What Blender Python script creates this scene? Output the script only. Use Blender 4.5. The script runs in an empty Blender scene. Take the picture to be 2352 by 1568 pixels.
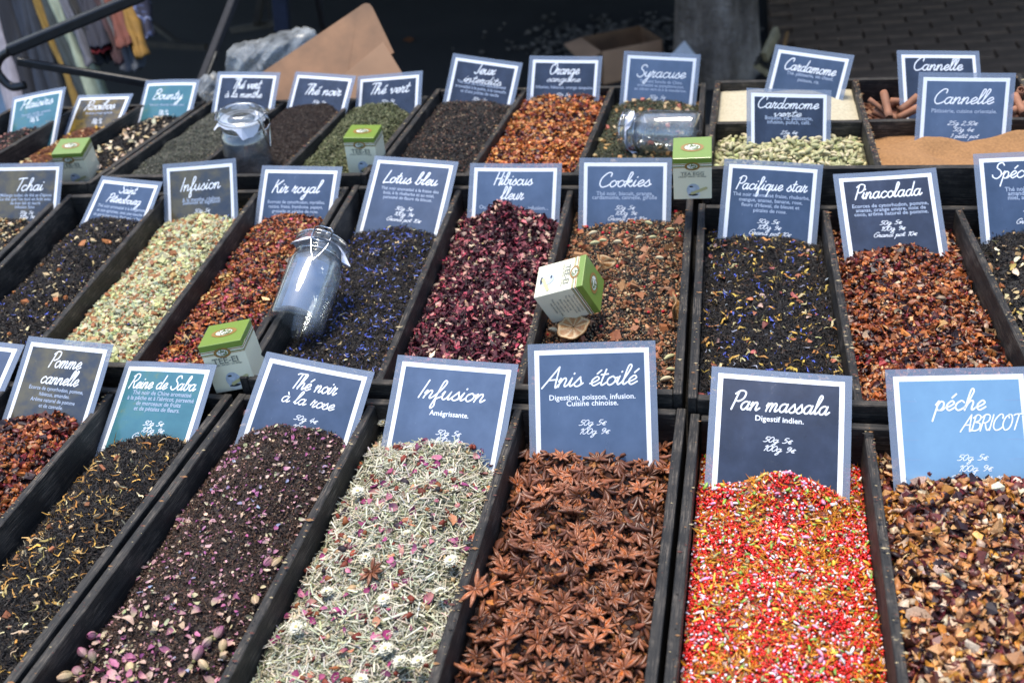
import bpy, bmesh, math, random
import numpy as np
from mathutils import Vector, Matrix
SC = bpy.context.scene
COL = SC.collection
random.seed(5)
RNG = np.random.default_rng(7)
RIM = 0.85                       # height of the front crates' rim above the ground
PI = math.pi
# ------------------------------------------------------------------ camera
CR = (0.97803, 0.18649, -0.09320)     # camera right, up, forward in the world
CU = (-0.02538, 0.55022, 0.83463)
CF = (-0.20693, 0.81393, -0.54286)
CAMLOC = Vector((0, 0, RIM + 0.77))
FPX = 2418.0                     # focal length in units of a 2352 px wide picture
cam = bpy.data.cameras.new('camera')
cam.sensor_width = 36.0
cam.lens = 36.0 * FPX / 2352.0
cam.clip_start = 0.05
cam.clip_end = 500
cam.dof.use_dof = True
cam.dof.focus_distance = 1.30
cam.dof.aperture_fstop = 5.6
camo = bpy.data.objects.new('camera', cam)
COL.objects.link(camo)
r = Vector(CR).normalized(); f = Vector(CF).normalized()
u = r.cross(f).normalized(); r = f.cross(u).normalized()
camo.matrix_world = Matrix(((r.x, u.x, -f.x, CAMLOC.x), (r.y, u.y, -f.y, CAMLOC.y), (r.z, u.z, -f.z, CAMLOC.z), (0, 0, 0, 1)))
SC.camera = camo
# ------------------------------------------------------------------ world, sun, exposure
SUN_EL, SUN_AZ = math.radians(80), math.radians(315)     # azimuth clockwise from +Y
world = bpy.data.worlds.new('World')
SC.world = world
world.use_nodes = True
wn = world.node_tree
bg = wn.nodes['Background']
sky = wn.nodes.new('ShaderNodeTexSky')
sky.sky_type = 'NISHITA'
sky.sun_disc = False
sky.sun_elevation = SUN_EL
sky.sun_rotation = SUN_AZ
sky.air_density = 1.0
sky.dust_density = 1.0
sky.ozone_density = 1.0
wn.links.new(sky.outputs[0], bg.inputs[0])
bg.inputs[1].default_value = 0.15
sl = bpy.data.lights.new('sun', 'SUN')
sl.energy = 2.4
sl.angle = math.radians(20)
sl.color = (1.0, 0.91, 0.77)
so = bpy.data.objects.new('sun', sl)
COL.objects.link(so)
sd = Vector((math.sin(SUN_AZ) * math.cos(SUN_EL), math.cos(SUN_AZ) * math.cos(SUN_EL), math.sin(SUN_EL)))
so.rotation_euler = sd.to_track_quat('Z', 'Y').to_euler()
so.location = (0, 0, 6)
SC.view_settings.view_transform = 'Standard'
SC.view_settings.look = 'None'
SC.view_settings.gamma = 1
SC.view_settings.use_curve_mapping = False
SC.view_settings.exposure = 1.06
SC.cycles.use_denoising = True
SC.cycles.max_bounces = 12
SC.cycles.transmission_bounces = 10
SC.cycles.transparent_max_bounces = 12
SC.cycles.caustics_reflective = False
SC.cycles.caustics_refractive = False

# ------------------------------------------------------------------ helpers
def at(x, y, Y=None, Z=None):
    """point of the world plane Y=const or Z=const (Z relative to the rim) seen at picture point x,y (2352 wide)"""
    d = r * ((x - 1176) / FPX) + u * (-(y - 784) / FPX) + f
    t = (Y - CAMLOC.y) / d.y if Y is not None else (Z + RIM - CAMLOC.z) / d.z
    return CAMLOC + d * t

def c(rr, g, b, k=1.0):
    def l(v):
        v /= 255.0
        return (v / 12.92 if v <= 0.04045 else ((v + 0.055) / 1.055) ** 2.4) * k
    return (l(rr), l(g), l(b))

def link(o, parent=None):
    COL.objects.link(o)
    if parent is not None:
        o.parent = parent
    return o

def tag(o, label=None, cat=None, group=None, kind=None):
    if label: o['label'] = label
    if cat: o['category'] = cat
    if group: o['group'] = group
    if kind: o['kind'] = kind
    return o

def empty(name, loc=(0, 0, 0), rot=None, parent=None):
    o = bpy.data.objects.new(name, None)
    o.empty_display_size = 0.05
    if rot is not None:
        o.matrix_world = Matrix.Translation(loc) @ rot.to_4x4()
    else:
        o.location = loc
    return link(o, parent)

def mesh_np(name, V, F, mat, col=None, smooth=None, parent=None, F4=None, midx=None):
    """mesh object from numpy triangles F (and quads F4)"""
    V = np.asarray(V, np.float32)
    F = np.asarray(F, np.int32).reshape(-1, 3)
    me = bpy.data.meshes.new(name)
    n3 = len(F)
    n4 = 0 if F4 is None else len(F4)
    me.vertices.add(len(V))
    me.vertices.foreach_set('co', V.ravel())
    me.loops.add(n3 * 3 + n4 * 4)
    li = F.ravel() if n4 == 0 else np.concatenate([F.ravel(), np.asarray(F4, np.int32).ravel()])
    me.loops.foreach_set('vertex_index', li.astype(np.int32))
    me.polygons.add(n3 + n4)
    st = np.concatenate([np.arange(n3) * 3, n3 * 3 + np.arange(n4) * 4]).astype(np.int32)
    me.polygons.foreach_set('loop_start', st)
    if smooth is not None:
        s = np.full(n3 + n4, bool(smooth)) if np.isscalar(smooth) else np.asarray(smooth, bool)
        me.polygons.foreach_set('use_smooth', s)
    else:
        me.polygons.foreach_set('use_smooth', np.zeros(n3 + n4, bool))
    if midx is not None:
        me.polygons.foreach_set('material_index', np.asarray(midx, np.int32))
    me.update(calc_edges=True)
    if col is not None:
        a = me.color_attributes.new('Col', 'FLOAT_COLOR', 'POINT')
        cc = np.ones((len(V), 4), np.float32)
        cc[:, :3] = col
        a.data.foreach_set('color', cc.ravel())
    for m in (mat if isinstance(mat, (list, tuple)) else [mat]):
        me.materials.append(m)
    return link(bpy.data.objects.new(name, me), parent)

def bm_obj(name, bm, mat, parent=None, smooth=False):
    me = bpy.data.meshes.new(name)
    bm.normal_update()
    bm.to_mesh(me)
    bm.free()
    if smooth:
        me.polygons.foreach_set('use_smooth', np.ones(len(me.polygons), bool))
    for m in (mat if isinstance(mat, (list, tuple)) else [mat]):
        me.materials.append(m)
    return link(bpy.data.objects.new(name, me), parent)

def box_bm(x0, x1, y0, y1, z0, z1, bevel=0.0, bm=None, seg=1):
    b = bmesh.new()
    vs = [b.verts.new((x, y, z)) for x in (x0, x1) for y in (y0, y1) for z in (z0, z1)]
    for q in ((0, 1, 3, 2), (4, 6, 7, 5), (0, 4, 5, 1), (2, 3, 7, 6), (0, 2, 6, 4), (1, 5, 7, 3)):
        b.faces.new([vs[i] for i in q])
    if bevel > 0:
        bmesh.ops.bevel(b, geom=b.edges[:], offset=bevel, segments=seg, affect='EDGES', profile=0.5)
    if bm is None:
        return b
    me = bpy.data.meshes.new('tmp'); b.to_mesh(me); b.free(); bm.from_mesh(me); bpy.data.meshes.remove(me)
    return bm

def tube(pts, rad, seg=8, closed=False):
    """vertices, quads of a tube along points (rad may be a list)"""
    P = [Vector(p) for p in pts]
    n = len(P)
    V, Q = [], []
    up = Vector((0.13, 0.21, 0.97))
    for i, p in enumerate(P):
        a = P[(i - 1) % n] if (closed or i > 0) else P[i]
        b = P[(i + 1) % n] if (closed or i < n - 1) else P[i]
        t = (b - a).normalized()
        s = t.cross(up)
        if s.length < 0.1: s = t.cross(Vector((1, 0, 0)))
        s.normalize(); w = s.cross(t)
        rr = rad[i] if isinstance(rad, (list, tuple)) else rad
        for k in range(seg):
            an = 2 * PI * k / seg
            V.append(tuple(p + s * (math.cos(an) * rr) + w * (math.sin(an) * rr)))
    m = n if closed else n - 1
    for i in range(m):
        j = (i + 1) % n
        for k in range(seg):
            k2 = (k + 1) % seg
            Q.append((i * seg + k, i * seg + k2, j * seg + k2, j * seg + k))
    if not closed:
        for base in (0, (n - 1) * seg):
            ci = len(V)
            V.append(tuple(P[0] if base == 0 else P[-1]))
            for k in range(seg):
                Q.append((ci, base + k, base + (k + 1) % seg, base + (k + 1) % seg))
    return V, Q

def tube_obj(name, pts, rad, mat, parent=None, seg=8, closed=False, smooth=True):
    V, Q = tube(pts, rad, seg, closed)
    T = [q[:3] for q in Q if q[2] == q[3]]
    Q4 = [q for q in Q if q[2] != q[3]]
    return mesh_np(name, V, T, mat, smooth=smooth, parent=parent, F4=Q4)

def lathe_bm(prof, seg=40, bm=None):
    b = bm or bmesh.new()
    rings = []
    for (rr, z) in prof:
        if rr < 1e-6:
            rings.append([b.verts.new((0, 0, z))])
        else:
            rings.append([b.verts.new((rr * math.cos(2 * PI * k / seg), rr * math.sin(2 * PI * k / seg), z)) for k in range(seg)])
    for A, B in zip(rings[:-1], rings[1:]):
        for k in range(seg):
            k2 = (k + 1) % seg
            if len(A) == 1 and len(B) == 1: continue
            if len(A) == 1: b.faces.new((A[0], B[k2], B[k]))
            elif len(B) == 1: b.faces.new((A[k], A[k2], B[0]))
            else: b.faces.new((A[k], A[k2], B[k2], B[k]))
    bmesh.ops.recalc_face_normals(b, faces=b.faces[:])
    return b

# ------------------------------------------------------------------ materials
def new_mat(name):
    m = bpy.data.materials.new(name)
    m.use_nodes = True
    return m, m.node_tree.nodes, m.node_tree.links, m.node_tree.nodes['Principled BSDF']

def ramp(nt, fac, stops):
    n = nt.nodes.new('ShaderNodeValToRGB')
    el = n.color_ramp.elements
    while len(el) < len(stops): el.new(0.5)
    for e, (p, col) in zip(el, stops):
        e.position = p
        e.color = (*col, 1)
    nt.links.new(fac, n.inputs[0])
    return n.outputs[0]

def noise(nt, scale, detail=4, rough=0.6, vec=None, coord='Object', mapscale=None):
    n = nt.nodes.new('ShaderNodeTexNoise')
    n.inputs['Scale'].default_value = scale
    n.inputs['Detail'].default_value = detail
    n.inputs['Roughness'].default_value = rough
    tc = nt.nodes.new('ShaderNodeTexCoord')
    src = tc.outputs[coord]
    if mapscale:
        mp = nt.nodes.new('ShaderNodeMapping')
        mp.inputs['Scale'].default_value = mapscale
        nt.links.new(src, mp.inputs[0]); src = mp.outputs[0]
    nt.links.new(src, n.inputs['Vector'])
    return n.outputs['Fac']

def bump(nt, bsdf, h, strength=0.3, dist=0.002):
    b = nt.nodes.new('ShaderNodeBump')
    b.inputs['Strength'].default_value = strength
    b.inputs['Distance'].default_value = dist
    nt.links.new(h, b.inputs['Height'])
    nt.links.new(b.outputs[0], bsdf.inputs['Normal'])

def mat_plain(name, col, rough=0.6, nscale=30, var=0.25, bumpd=0.0005, metal=0.0, coat=0.0, spec=0.5, mapscale=None):
    m, n, l, p = new_mat(name)
    fac = noise(m.node_tree, nscale, mapscale=mapscale)
    co = ramp(m.node_tree, fac, [(0.3, tuple(v * (1 - var) for v in col)), (0.7, tuple(min(1, v * (1 + var)) for v in col))])
    l.new(co, p.inputs['Base Color'])
    p.inputs['Roughness'].default_value = rough
    p.inputs['Metallic'].default_value = metal
    p.inputs['Coat Weight'].default_value = coat
    p.inputs['Coat Roughness'].default_value = 0.08
    p.inputs['Specular IOR Level'].default_value = spec
    if bumpd: bump(m.node_tree, p, fac, 0.4, bumpd)
    return m

def mat_wood():
    m, n, l, p = new_mat('black_stained_wood')
    nt = m.node_tree
    g = noise(nt, 260, 6, 0.7, mapscale=(0.035, 1.0, 1.0))
    w = noise(nt, 22, 4, 0.7)
    fine = noise(nt, 700, 3, 0.75, mapscale=(0.05, 1.0, 1.0))
    base = ramp(nt, g, [(0.3, (0.004, 0.004, 0.004)), (0.5, (0.013, 0.0125, 0.012)), (0.68, (0.040, 0.035, 0.030))])
    wear = ramp(nt, w, [(0.45, (0, 0, 0)), (0.62, (1, 1, 1))])
    fw = ramp(nt, fine, [(0.46, (0, 0, 0)), (0.75, (1, 1, 1))])
    mul = nt.nodes.new('ShaderNodeMath'); mul.operation = 'MULTIPLY'
    l.new(wear, mul.inputs[0]); l.new(fw, mul.inputs[1])
    mx = nt.nodes.new('ShaderNodeMix'); mx.data_type = 'RGBA'
    l.new(mul.outputs[0], mx.inputs[0]); l.new(base, mx.inputs[6]); mx.inputs[7].default_value = (0.20, 0.165, 0.13, 1)
    l.new(mx.outputs[2], p.inputs['Base Color'])
    p.inputs['Roughness'].default_value = 0.6
    p.inputs['Specular IOR Level'].default_value = 0.4
    bump(nt, p, fine, 0.8, 0.0012)
    return m

def mat_spice(name, rough=0.62, spec=0.35, fine=900, var=0.35, sss=False):
    m, n, l, p = new_mat(name)
    nt = m.node_tree
    a = nt.nodes.new('ShaderNodeVertexColor'); a.layer_name = 'Col'
    f1 = noise(nt, fine, 3, 0.7)
    v = ramp(nt, f1, [(0.3, (1 - var,) * 3), (0.7, (1 + var * 0.6,) * 3)])
    mx = nt.nodes.new('ShaderNodeMix'); mx.data_type = 'RGBA'; mx.blend_type = 'MULTIPLY'
    mx.inputs[0].default_value = 1
    l.new(a.outputs[0], mx.inputs[6]); l.new(v, mx.inputs[7])
    l.new(mx.outputs[2], p.inputs['Base Color'])
    p.inputs['Roughness'].default_value = rough
    p.inputs['Specular IOR Level'].default_value = spec
    bump(nt, p, f1, 0.3, 0.0004)
    return m

WOOD = mat_wood()
SPICE = mat_spice('dried_leaf_and_fruit')
SPICE_GLOSS = mat_spice('glazed_candy_seed', 0.28, 0.5, 900, 0.12)
SPICE_STICKY = mat_spice('dried_fruit', 0.45, 0.5, 500, 0.4)

def mat_film():
    m, n, l, p = new_mat('sheened_laminate_film')
    nt = m.node_tree
    n.remove(p)
    tr = n.new('ShaderNodeBsdfTransparent')
    df = n.new('ShaderNodeBsdfPrincipled'); df.inputs['Base Color'].default_value = (0.25, 0.31, 0.42, 1); df.inputs['Roughness'].default_value = 0.08  # bluish body colour stands in for sky sheen on the film
    mx = n.new('ShaderNodeMixShader'); mx.inputs[0].default_value = 0.50
    l.new(tr.outputs[0], mx.inputs[1]); l.new(df.outputs[0], mx.inputs[2])
    l.new(mx.outputs[0], n['Material Output'].inputs[0])
    return m
FILM = mat_film()

def mat_print(name, stops, scale=22, rough=0.22, coat=0.8, mapscale=None, streak=True):
    """card print under a glossy film: mottled colour; the stops can carry painted reflections"""
    m, n, l, p = new_mat(name)
    nt = m.node_tree
    f1 = noise(nt, scale, 5, 0.62, mapscale=mapscale)
    col = ramp(nt, f1, stops)
    l.new(col, p.inputs['Base Color'])
    p.inputs['Roughness'].default_value = rough
    p.inputs['Coat Weight'].default_value = coat
    sm = noise(nt, 38, 5, 0.75)
    l.new(ramp(nt, sm, [(0.42, (.03,) * 3), (0.62, (.22,) * 3), (.75, (.45,) * 3)]), p.inputs['Coat Roughness'])
    f2 = noise(nt, 14, 2, 0.4)
    bump(nt, p, f2, 0.10, 0.003)
    return m

SLATE_SHEEN = mat_print('slate_print_with_sheen', [(0.3, (0.030, 0.052, 0.098)), (0.5, (0.042, 0.068, 0.125)), (0.72, (0.056, 0.086, 0.155))])  # sky sheen mixed into the dark slate print colour
LSLATE_SHEEN = mat_print('light_slate_print_with_sheen', [(0.3, (0.056, 0.088, 0.155)), (0.5, (0.072, 0.110, 0.19)), (0.72, (0.090, 0.134, 0.225))])  # stronger sky sheen painted into the slate print
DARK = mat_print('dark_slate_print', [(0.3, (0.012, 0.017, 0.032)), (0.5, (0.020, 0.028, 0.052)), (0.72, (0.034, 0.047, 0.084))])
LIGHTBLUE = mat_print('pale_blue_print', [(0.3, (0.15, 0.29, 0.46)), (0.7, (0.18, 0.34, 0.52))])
TEAL_REFL = mat_print('teal_reflection_print', [(0.3, (0.035, 0.12, 0.16)), (0.55, (0.05, 0.16, 0.20)), (0.64, (0.06, 0.17, 0.18)), (0.72, (0.19, 0.19, 0.07))], 14, mapscale=(1, 1, 1.6))  # teal and gold reflections painted into the card colour
GOLD_REFL = mat_print('gold_reflection_print', [(0.35, (0.03, 0.032, 0.03)), (0.5, (0.085, 0.06, 0.018)), (0.62, (0.17, 0.115, 0.02)), (0.75, (0.27, 0.20, 0.03))], 26, mapscale=(1, 1, 1.5))  # gold mottling paints the reflection of autumn trees
OLIVE_REFL = mat_print('olive_reflection_print', [(0.35, (0.018, 0.024, 0.045)), (0.48, (0.04, 0.044, 0.05)), (0.58, (0.085, 0.074, 0.045)), (0.72, (0.13, 0.11, 0.05))], 13, mapscale=(1, 1, 1.5))  # fainter tree reflections painted into the card colour
WHITE = mat_plain('white_card', (0.80, 0.83, 0.88), 0.25, 20, 0.02, 0, coat=0.7)
INK = mat_plain('white_ink', (0.80, 0.84, 0.90), 0.35, 20, 0.02, 0, coat=0.5)
INKSOFT = mat_plain('pale_grey_ink', (0.36, 0.43, 0.56), 0.35, 20, 0.02, 0, coat=0.5)
REDINK = mat_plain('faint_red_ink', (0.22, 0.26, 0.40), 0.4, 20, 0.02, 0, coat=0.5)

# ------------------------------------------------------------------ single-stroke handwriting
G = {
 'a': (1.12, ["0.82,.85 .5,1 .15,.75 .1,.3 .35,0 .65,.2 .85,.92", ".86,.98 .8,.3 .92,.02 1.2,.32"]),
 'b': (1.0, ["0,.2 .35,1.2 .5,2.0 .33,2.25 .16,1.9 .15,.4 .38,0 .7,.25 .72,.8 .56,.98 .75,.85 1.05,.9"]),
 'c': (.92, [".8,.82 .52,1 .15,.7 .12,.3 .4,0 .72,.12 1.0,.38"]),
 'd': (1.12, ["0.82,.85 .5,1 .15,.75 .1,.3 .35,0 .65,.2 .85,.92", ".95,2.15 .86,1 .8,.3 .92,.02 1.2,.32"]),
 'e': (.85, ["0,.25 .45,.45 .74,.75 .5,1 .16,.65 .16,.25 .45,0 .92,.32"]),
 'f': (.75, ["0,.25 .42,1.1 .62,2 .42,2.28 .27,1.9 .25,0 .2,-.95 .35,-1.15 .5,-.8 .36,-.05 .8,.32"]),
 'g': (1.1, ["0.82,.85 .5,1 .15,.75 .1,.3 .35,0 .65,.2 .85,.92", ".86,.98 .8,0 .7,-.85 .4,-1.15 .2,-.9 .5,-.4 1.15,.32"]),
 'h': (1.05, ["0,.2 .35,1.2 .52,2 .35,2.25 .2,1.9 .1,0", ".12,.2 .3,.78 .58,1 .74,.75 .7,.2 .82,.02 1.1,.32"]),
 'i': (.5, ["0,.3 .2,.98", ".2,.98 .13,.3 .26,.02 .55,.32", ".26,1.42 .29,1.5"]),
 'k': (.98, ["0,.2 .35,1.2 .52,2 .35,2.25 .2,1.9 .1,0", ".14,.35 .58,1 .72,.8 .3,.52 .62,.12 .8,.02 1.05,.32"]),
 'l': (.55, ["0,.2 .35,1.2 .52,2 .35,2.25 .2,1.9 .15,.4 .28,.02 .6,.32"]),
 'm': (1.42, ["0,.6 .15,1 .1,0", ".12,.3 .35,.9 .5,.98 .6,.8 .54,0", ".56,.3 .8,.9 .96,.98 1.08,.78 1.02,.2 1.15,.02 1.45,.32"]),
 'n': (1.0, ["0,.6 .15,1 .1,0", ".12,.3 .36,.87 .56,.98 .68,.75 .63,.2 .76,.02 1.05,.32"]),
 'o': (.95, [".5,1 .15,.75 .12,.3 .4,0 .75,.25 .8,.7 .5,1", ".52,.98 .72,.78 1.0,.85"]),
 'p': (.92, ["0,.6 .2,1.02", ".2,1.02 .08,-1.1", ".15,.5 .4,.95 .7,.8 .72,.3 .45,0 .2,.15", ".45,0 .72,.06 .98,.35"]),
 'q': (1.1, ["0.82,.85 .5,1 .15,.75 .1,.3 .35,0 .65,.2 .85,.92", ".86,.98 .75,-1.1", ".78,-.35 1.15,.32"]),
 'r': (.80, ["0,.3 .16,1.22", ".16,1.22 .22,.95 .40,.90 .60,1.02", ".60,1.02 .40,.45 .42,.06 .58,.02 .86,.34"]),
 's': (.8, ["0,.25 .46,1.05", ".46,1.05 .52,.8 .7,.35 .55,.05 .28,0 .1,.15", ".6,.08 .88,.34"]),
 't': (.65, [".32,1.8 .2,.4 .33,.02 .7,.32", "-.02,1.2 .62,1.27"]),
 'u': (1.05, ["0,.6 .15,1 .12,.3 .34,0 .6,.25 .76,1", ".76,1 .72,.25 .85,.02 1.12,.32"]),
 'v': (.92, ["0,.6 .15,1 .3,.15 .42,0 .7,.75 .74,1 1.0,.85"]),
 'x': (.88, ["0,.6 .2,1 .4,.5 .55,0 .92,.32", ".78,1 .05,0"]),
 'y': (1.02, ["0,.6 .15,1 .12,.4 .35,.1 .6,.3 .78,1", ".78,1 .7,-.55 .45,-1.15 .2,-.9 .5,-.4 1.08,.32"]),
 'A': (1.35, ["-.1,-.1 1.0,2.3", "1.0,2.3 1.15,0 1.4,.25", ".32,.8 1.15,.85"]),
 'B': (1.2, [".3,2.15 .12,0", "0,1.8 .5,2.25 1.0,2.0 .9,1.45 .35,1.2", ".35,1.2 1.05,1.0 1.1,.3 .6,0 .12,.05"]),
 'C': (1.3, ["1.15,1.65 1.12,2.15 .65,2.2 .12,1.4 .1,.5 .5,0 1.05,.15 1.35,.45"]),
 'G': (1.3, ["1.15,1.65 1.12,2.15 .65,2.2 .12,1.4 .1,.5 .5,0 1.0,.2 1.1,.95", ".7,.95 1.12,.97"]),
 'H': (1.2, [".3,2.2 .1,0", "1.15,2.2 .95,0 1.2,.2", ".1,1.05 1.1,1.15"]),
 'I': (.5, [".3,2.2 .1,0"]),
 'J': (.9, [".1,2.1 .95,2.2", ".72,2.2 .6,.4 .3,0 0,.3"]),
 'K': (1.3, [".3,2.2 .1,0", "1.15,2.15 .25,1.0", ".3,1.05 .6,1.05 .9,.2 1.15,0 1.4,.3"]),
 'L': (1.0, [".35,2.2 .12,.05 .4,.02 1.05,.06"]),
 'O': (1.35, [".8,2.2 .25,1.8 .05,.8 .45,0 1.05,.3 1.25,1.3 1.0,2.1 .6,2.15 .75,1.7"]),
 'P': (1.0, [".32,2.1 .1,-.05", "0,1.85 .5,2.28 1.08,2.1 1.08,1.4 .65,1.0 .25,1.05"]),
 'R': (1.25, [".32,2.1 .1,-.05", "0,1.85 .5,2.28 1.05,2.1 1.05,1.45 .65,1.1 .25,1.1", ".6,1.05 .8,.4 1.05,.02 1.35,.3"]),
 'S': (1.15, ["1.1,1.85 .8,2.22 .35,2.05 .32,1.5 .8,1.1 1.0,.5 .6,0 .1,.2 -.05,.5"]),
 'T': (.95, ["0,2.05 .3,2.2 1.3,2.25", ".68,2.2 .45,0"]),
 '0': (1.0, [".55,1.8 .15,1.4 .1,.5 .4,0 .8,.35 .9,1.3 .55,1.8"]),
 '1': (.65, [".1,1.4 .5,1.8 .35,0"]),
 '2': (1.0, [".15,1.4 .5,1.8 .85,1.4 .5,.7 .05,.05 .9,.05"]),
 '4': (1.0, [".6,1.8 .1,.6 .95,.65", ".75,1.2 .6,0"]),
 '5': (1.0, [".9,1.75 .35,1.75", ".35,1.75 .25,1.05 .6,1.1 .85,.7 .6,.1 .1,.1"]),
 '7': (.95, [".1,1.75 .95,1.75 .3,0"]),
 '9': (1.0, [".85,1.4 .5,1.8 .15,1.4 .3,.95 .7,1.1 .88,1.6", ".88,1.6 .8,.6 .4,0"]),
 ',': (.5, [".2,.1 .05,-.3"]), '.': (.45, [".12,0 .16,.05"]),
 '\u20ac': (1.0, [".9,.95 .6,1.15 .3,.8 .3,.25 .6,0 .88,.15", ".1,.7 .7,.75", ".08,.42 .65,.47"]),
 ' ': (.75, []),
}
ACC = {'\u00e9': ('e', ".42,1.32 .72,1.72"), '\u00e0': ('a', ".3,1.7 .58,1.3"), '\u00ea': ('e', ".25,1.3 .48,1.6 .7,1.3")}

def smooth_line(pts, k=5):
    if len(pts) < 3: return pts
    P = [pts[0]] + pts + [pts[-1]]
    out = []
    for i in range(1, len(P) - 2):
        p0, p1, p2, p3 = map(np.array, (P[i - 1], P[i], P[i + 1], P[i + 2]))
        for j in range(k):
            t = j / k
            out.append(tuple(0.5 * ((2 * p1) + (-p0 + p2) * t + (2 * p0 - 5 * p1 + 4 * p2 - p3) * t * t + (-p0 + 3 * p1 - 3 * p2 + p3) * t ** 3)))
    out.append(tuple(pts[-1]))
    return out

def hand_strokes(text, slant=0.30):
    x = 0.0
    S = []
    for ch in text:
        acc = None
        if ch in ACC: ch, acc = ACC[ch]
        w, st = G[ch]
        for s in list(st) + ([acc] if acc else []):
            pts = [tuple(float(v) for v in q.split(',')) for q in s.split()]
            S.append([(x + a + b * slant, b) for a, b in smooth_line(pts)])
        x += w
    return S, x

def ribbon(strokes, w, V, F, sc=1.0, ox=0.0, oz=0.0, y=0.0, tilt=0.0):
    """flat round-ended ribbons in the x-z plane facing -y"""
    ct, st = math.cos(tilt), math.sin(tilt)
    h = w / 2
    for s in strokes:
        P = [np.array(p) * sc for p in s]
        Q = [P[0]]
        for p in P[1:]:
            if np.linalg.norm(p - Q[-1]) > 1e-6: Q.append(p)
        if len(Q) < 2: Q.append(Q[0] + np.array((h * .5, 0)))
        base = len(V)
        n = len(Q)
        for i in range(n):
            t = (Q[min(i + 1, n - 1)] - Q[max(i - 1, 0)])
            t = t / (np.linalg.norm(t) + 1e-9)
            nn = np.array((-t[1], t[0]))
            for sgn in (1, -1):
                q = Q[i] + nn * h * sgn
                V.append((ox + q[0] * ct - q[1] * st, y, oz + q[0] * st + q[1] * ct))
        for i in range(n - 1):
            a = base + 2 * i
            F += [(a, a + 1, a + 3), (a, a + 3, a + 2)]
        for e, i2 in ((0, 1), (n - 1, n - 2)):
            t = Q[e] - Q[i2]; t = t / (np.linalg.norm(t) + 1e-9)
            nn = np.array((-t[1], t[0]))
            cb = len(V)
            for k in range(5):
                an = PI * k / 4 - PI / 2
                q = Q[e] + (t * math.cos(an) + nn * math.sin(an)) * h
                V.append((ox + q[0] * ct - q[1] * st, y, oz + q[0] * st + q[1] * ct))
            for k in range(1, 4): F.append((cb, cb + k, cb + k + 1))

FONTC = bpy.data.curves.new('lettering', 'FONT')
FONTC.resolution_u = 2
FONTC.offset = 0.012
FONTO = bpy.data.objects.new('lettering', FONTC)
COL.objects.link(FONTO)
def print_line(text):
    """Blender's own sans letters as flat triangles, x-z plane, height 1"""
    FONTC.body = text
    bpy.context.view_layer.update()
    ob = FONTO.evaluated_get(bpy.context.evaluated_depsgraph_get())
    me = ob.to_mesh()
    me.calc_loop_triangles()
    V = np.empty(len(me.vertices) * 3); me.vertices.foreach_get('co', V); V = V.reshape(-1, 3)
    T = np.empty(len(me.loop_triangles) * 3, int); me.loop_triangles.foreach_get('vertices', T); T = T.reshape(-1, 3)
    ob.to_mesh_clear()
    return V[:, :2].copy(), T.copy()

def print_block(lines, width, size_max=None):
    """list of (V2,T) centred, scaled so that the longest line is width"""
    L = [print_line(t) for t in lines]
    wmax = max(v[:, 0].max() - v[:, 0].min() for v, t in L)
    s = width / wmax
    return L, s

# ------------------------------------------------------------------ ground and shaded background
def build_ground():
    m, n, l, p = new_mat('dark_asphalt')
    nt = m.node_tree
    f1 = noise(nt, 1.6, 6, 0.65); f2 = noise(nt, 140, 2, 0.8)
    mx = nt.nodes.new('ShaderNodeMath'); mx.operation = 'MULTIPLY'
    l.new(f1, mx.inputs[0]); l.new(f2, mx.inputs[1])
    l.new(ramp(nt, mx.outputs[0], [(0.1, (0.008, 0.007, 0.006)), (0.3, (0.020, 0.017, 0.015)), (0.5, (0.045, 0.037, 0.030))]), p.inputs['Base Color'])
    p.inputs['Roughness'].default_value = 0.85
    bump(nt, p, f2, 0.5, 0.004)
    bm = bmesh.new()
    bmesh.ops.create_grid(bm, x_segments=2, y_segments=2, size=120)
    g = bm_obj('ground', bm, m); tag(g, kind='structure')
    pav = mat_plain('brown_paving_brick', (0.17, 0.105, 0.064), 0.85, 9, 0.3, 0.002)
    bed = bpy.data.objects.new('pavement', None); link(bed); tag(bed, kind='structure')
    b = box_bm(0.12, 2.2, 4.3, 6.9, 0.0, 0.012)
    bm_obj('bedding', b, mat_plain('paving_sand', (0.14, 0.090, 0.056), 0.9), bed)
    bb = box_bm(-0.098, 0.098, -0.048, 0.048, 0.0, 0.02, 0.003)
    first = None
    k = 0
    for j in range(22):
        for i in range(10):
            x = 0.23 + i * 0.205 + (0.1 if j % 2 else 0); y = 4.36 + j * 0.105
            if x > 2.1: continue
            if first is None:
                first = bm_obj('paver', bb, pav, bed); o = first
            else:
                o = first.copy(); COL.objects.link(o)
            o.location = (x, y, 0.010 + random.uniform(-.002, .002)); o.rotation_euler = (random.uniform(-.01, .01), random.uniform(-.01, .01), random.uniform(-.01, .01))
    # loose gravel round the tree
    V, F, Cc = [], [], []
    ico_v, ico_f = ICO
    n = 700
    gc = at(1430, 92, Z=-RIM); x = RNG.normal(gc.x, 0.26, n); y = RNG.normal(gc.y, 0.16, n)
    s = RNG.uniform(0.006, 0.02, n)
    vv = ico_v[None] * s[:, None, None] * (1 + RNG.normal(0, .15, (n, 12, 1))) * np.array([1, 1, .6])
    vv += np.stack([x, y, s * .3 + 0.004], -1)[:, None, :]
    ff = ico_f[None] + (np.arange(n) * 12)[:, None, None]
    cc = np.repeat(RNG.uniform(.03, .15, (n, 1, 1)) * np.array([1, .84, .68]), 12, 1)
    o = mesh_np('gravel', vv.reshape(-1, 3), ff.reshape(-1, 3), SPICE, cc.reshape(-1, 3)); tag(o, 'grey gravel and rubble around the foot of the tree trunk', 'gravel', kind='stuff')

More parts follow.
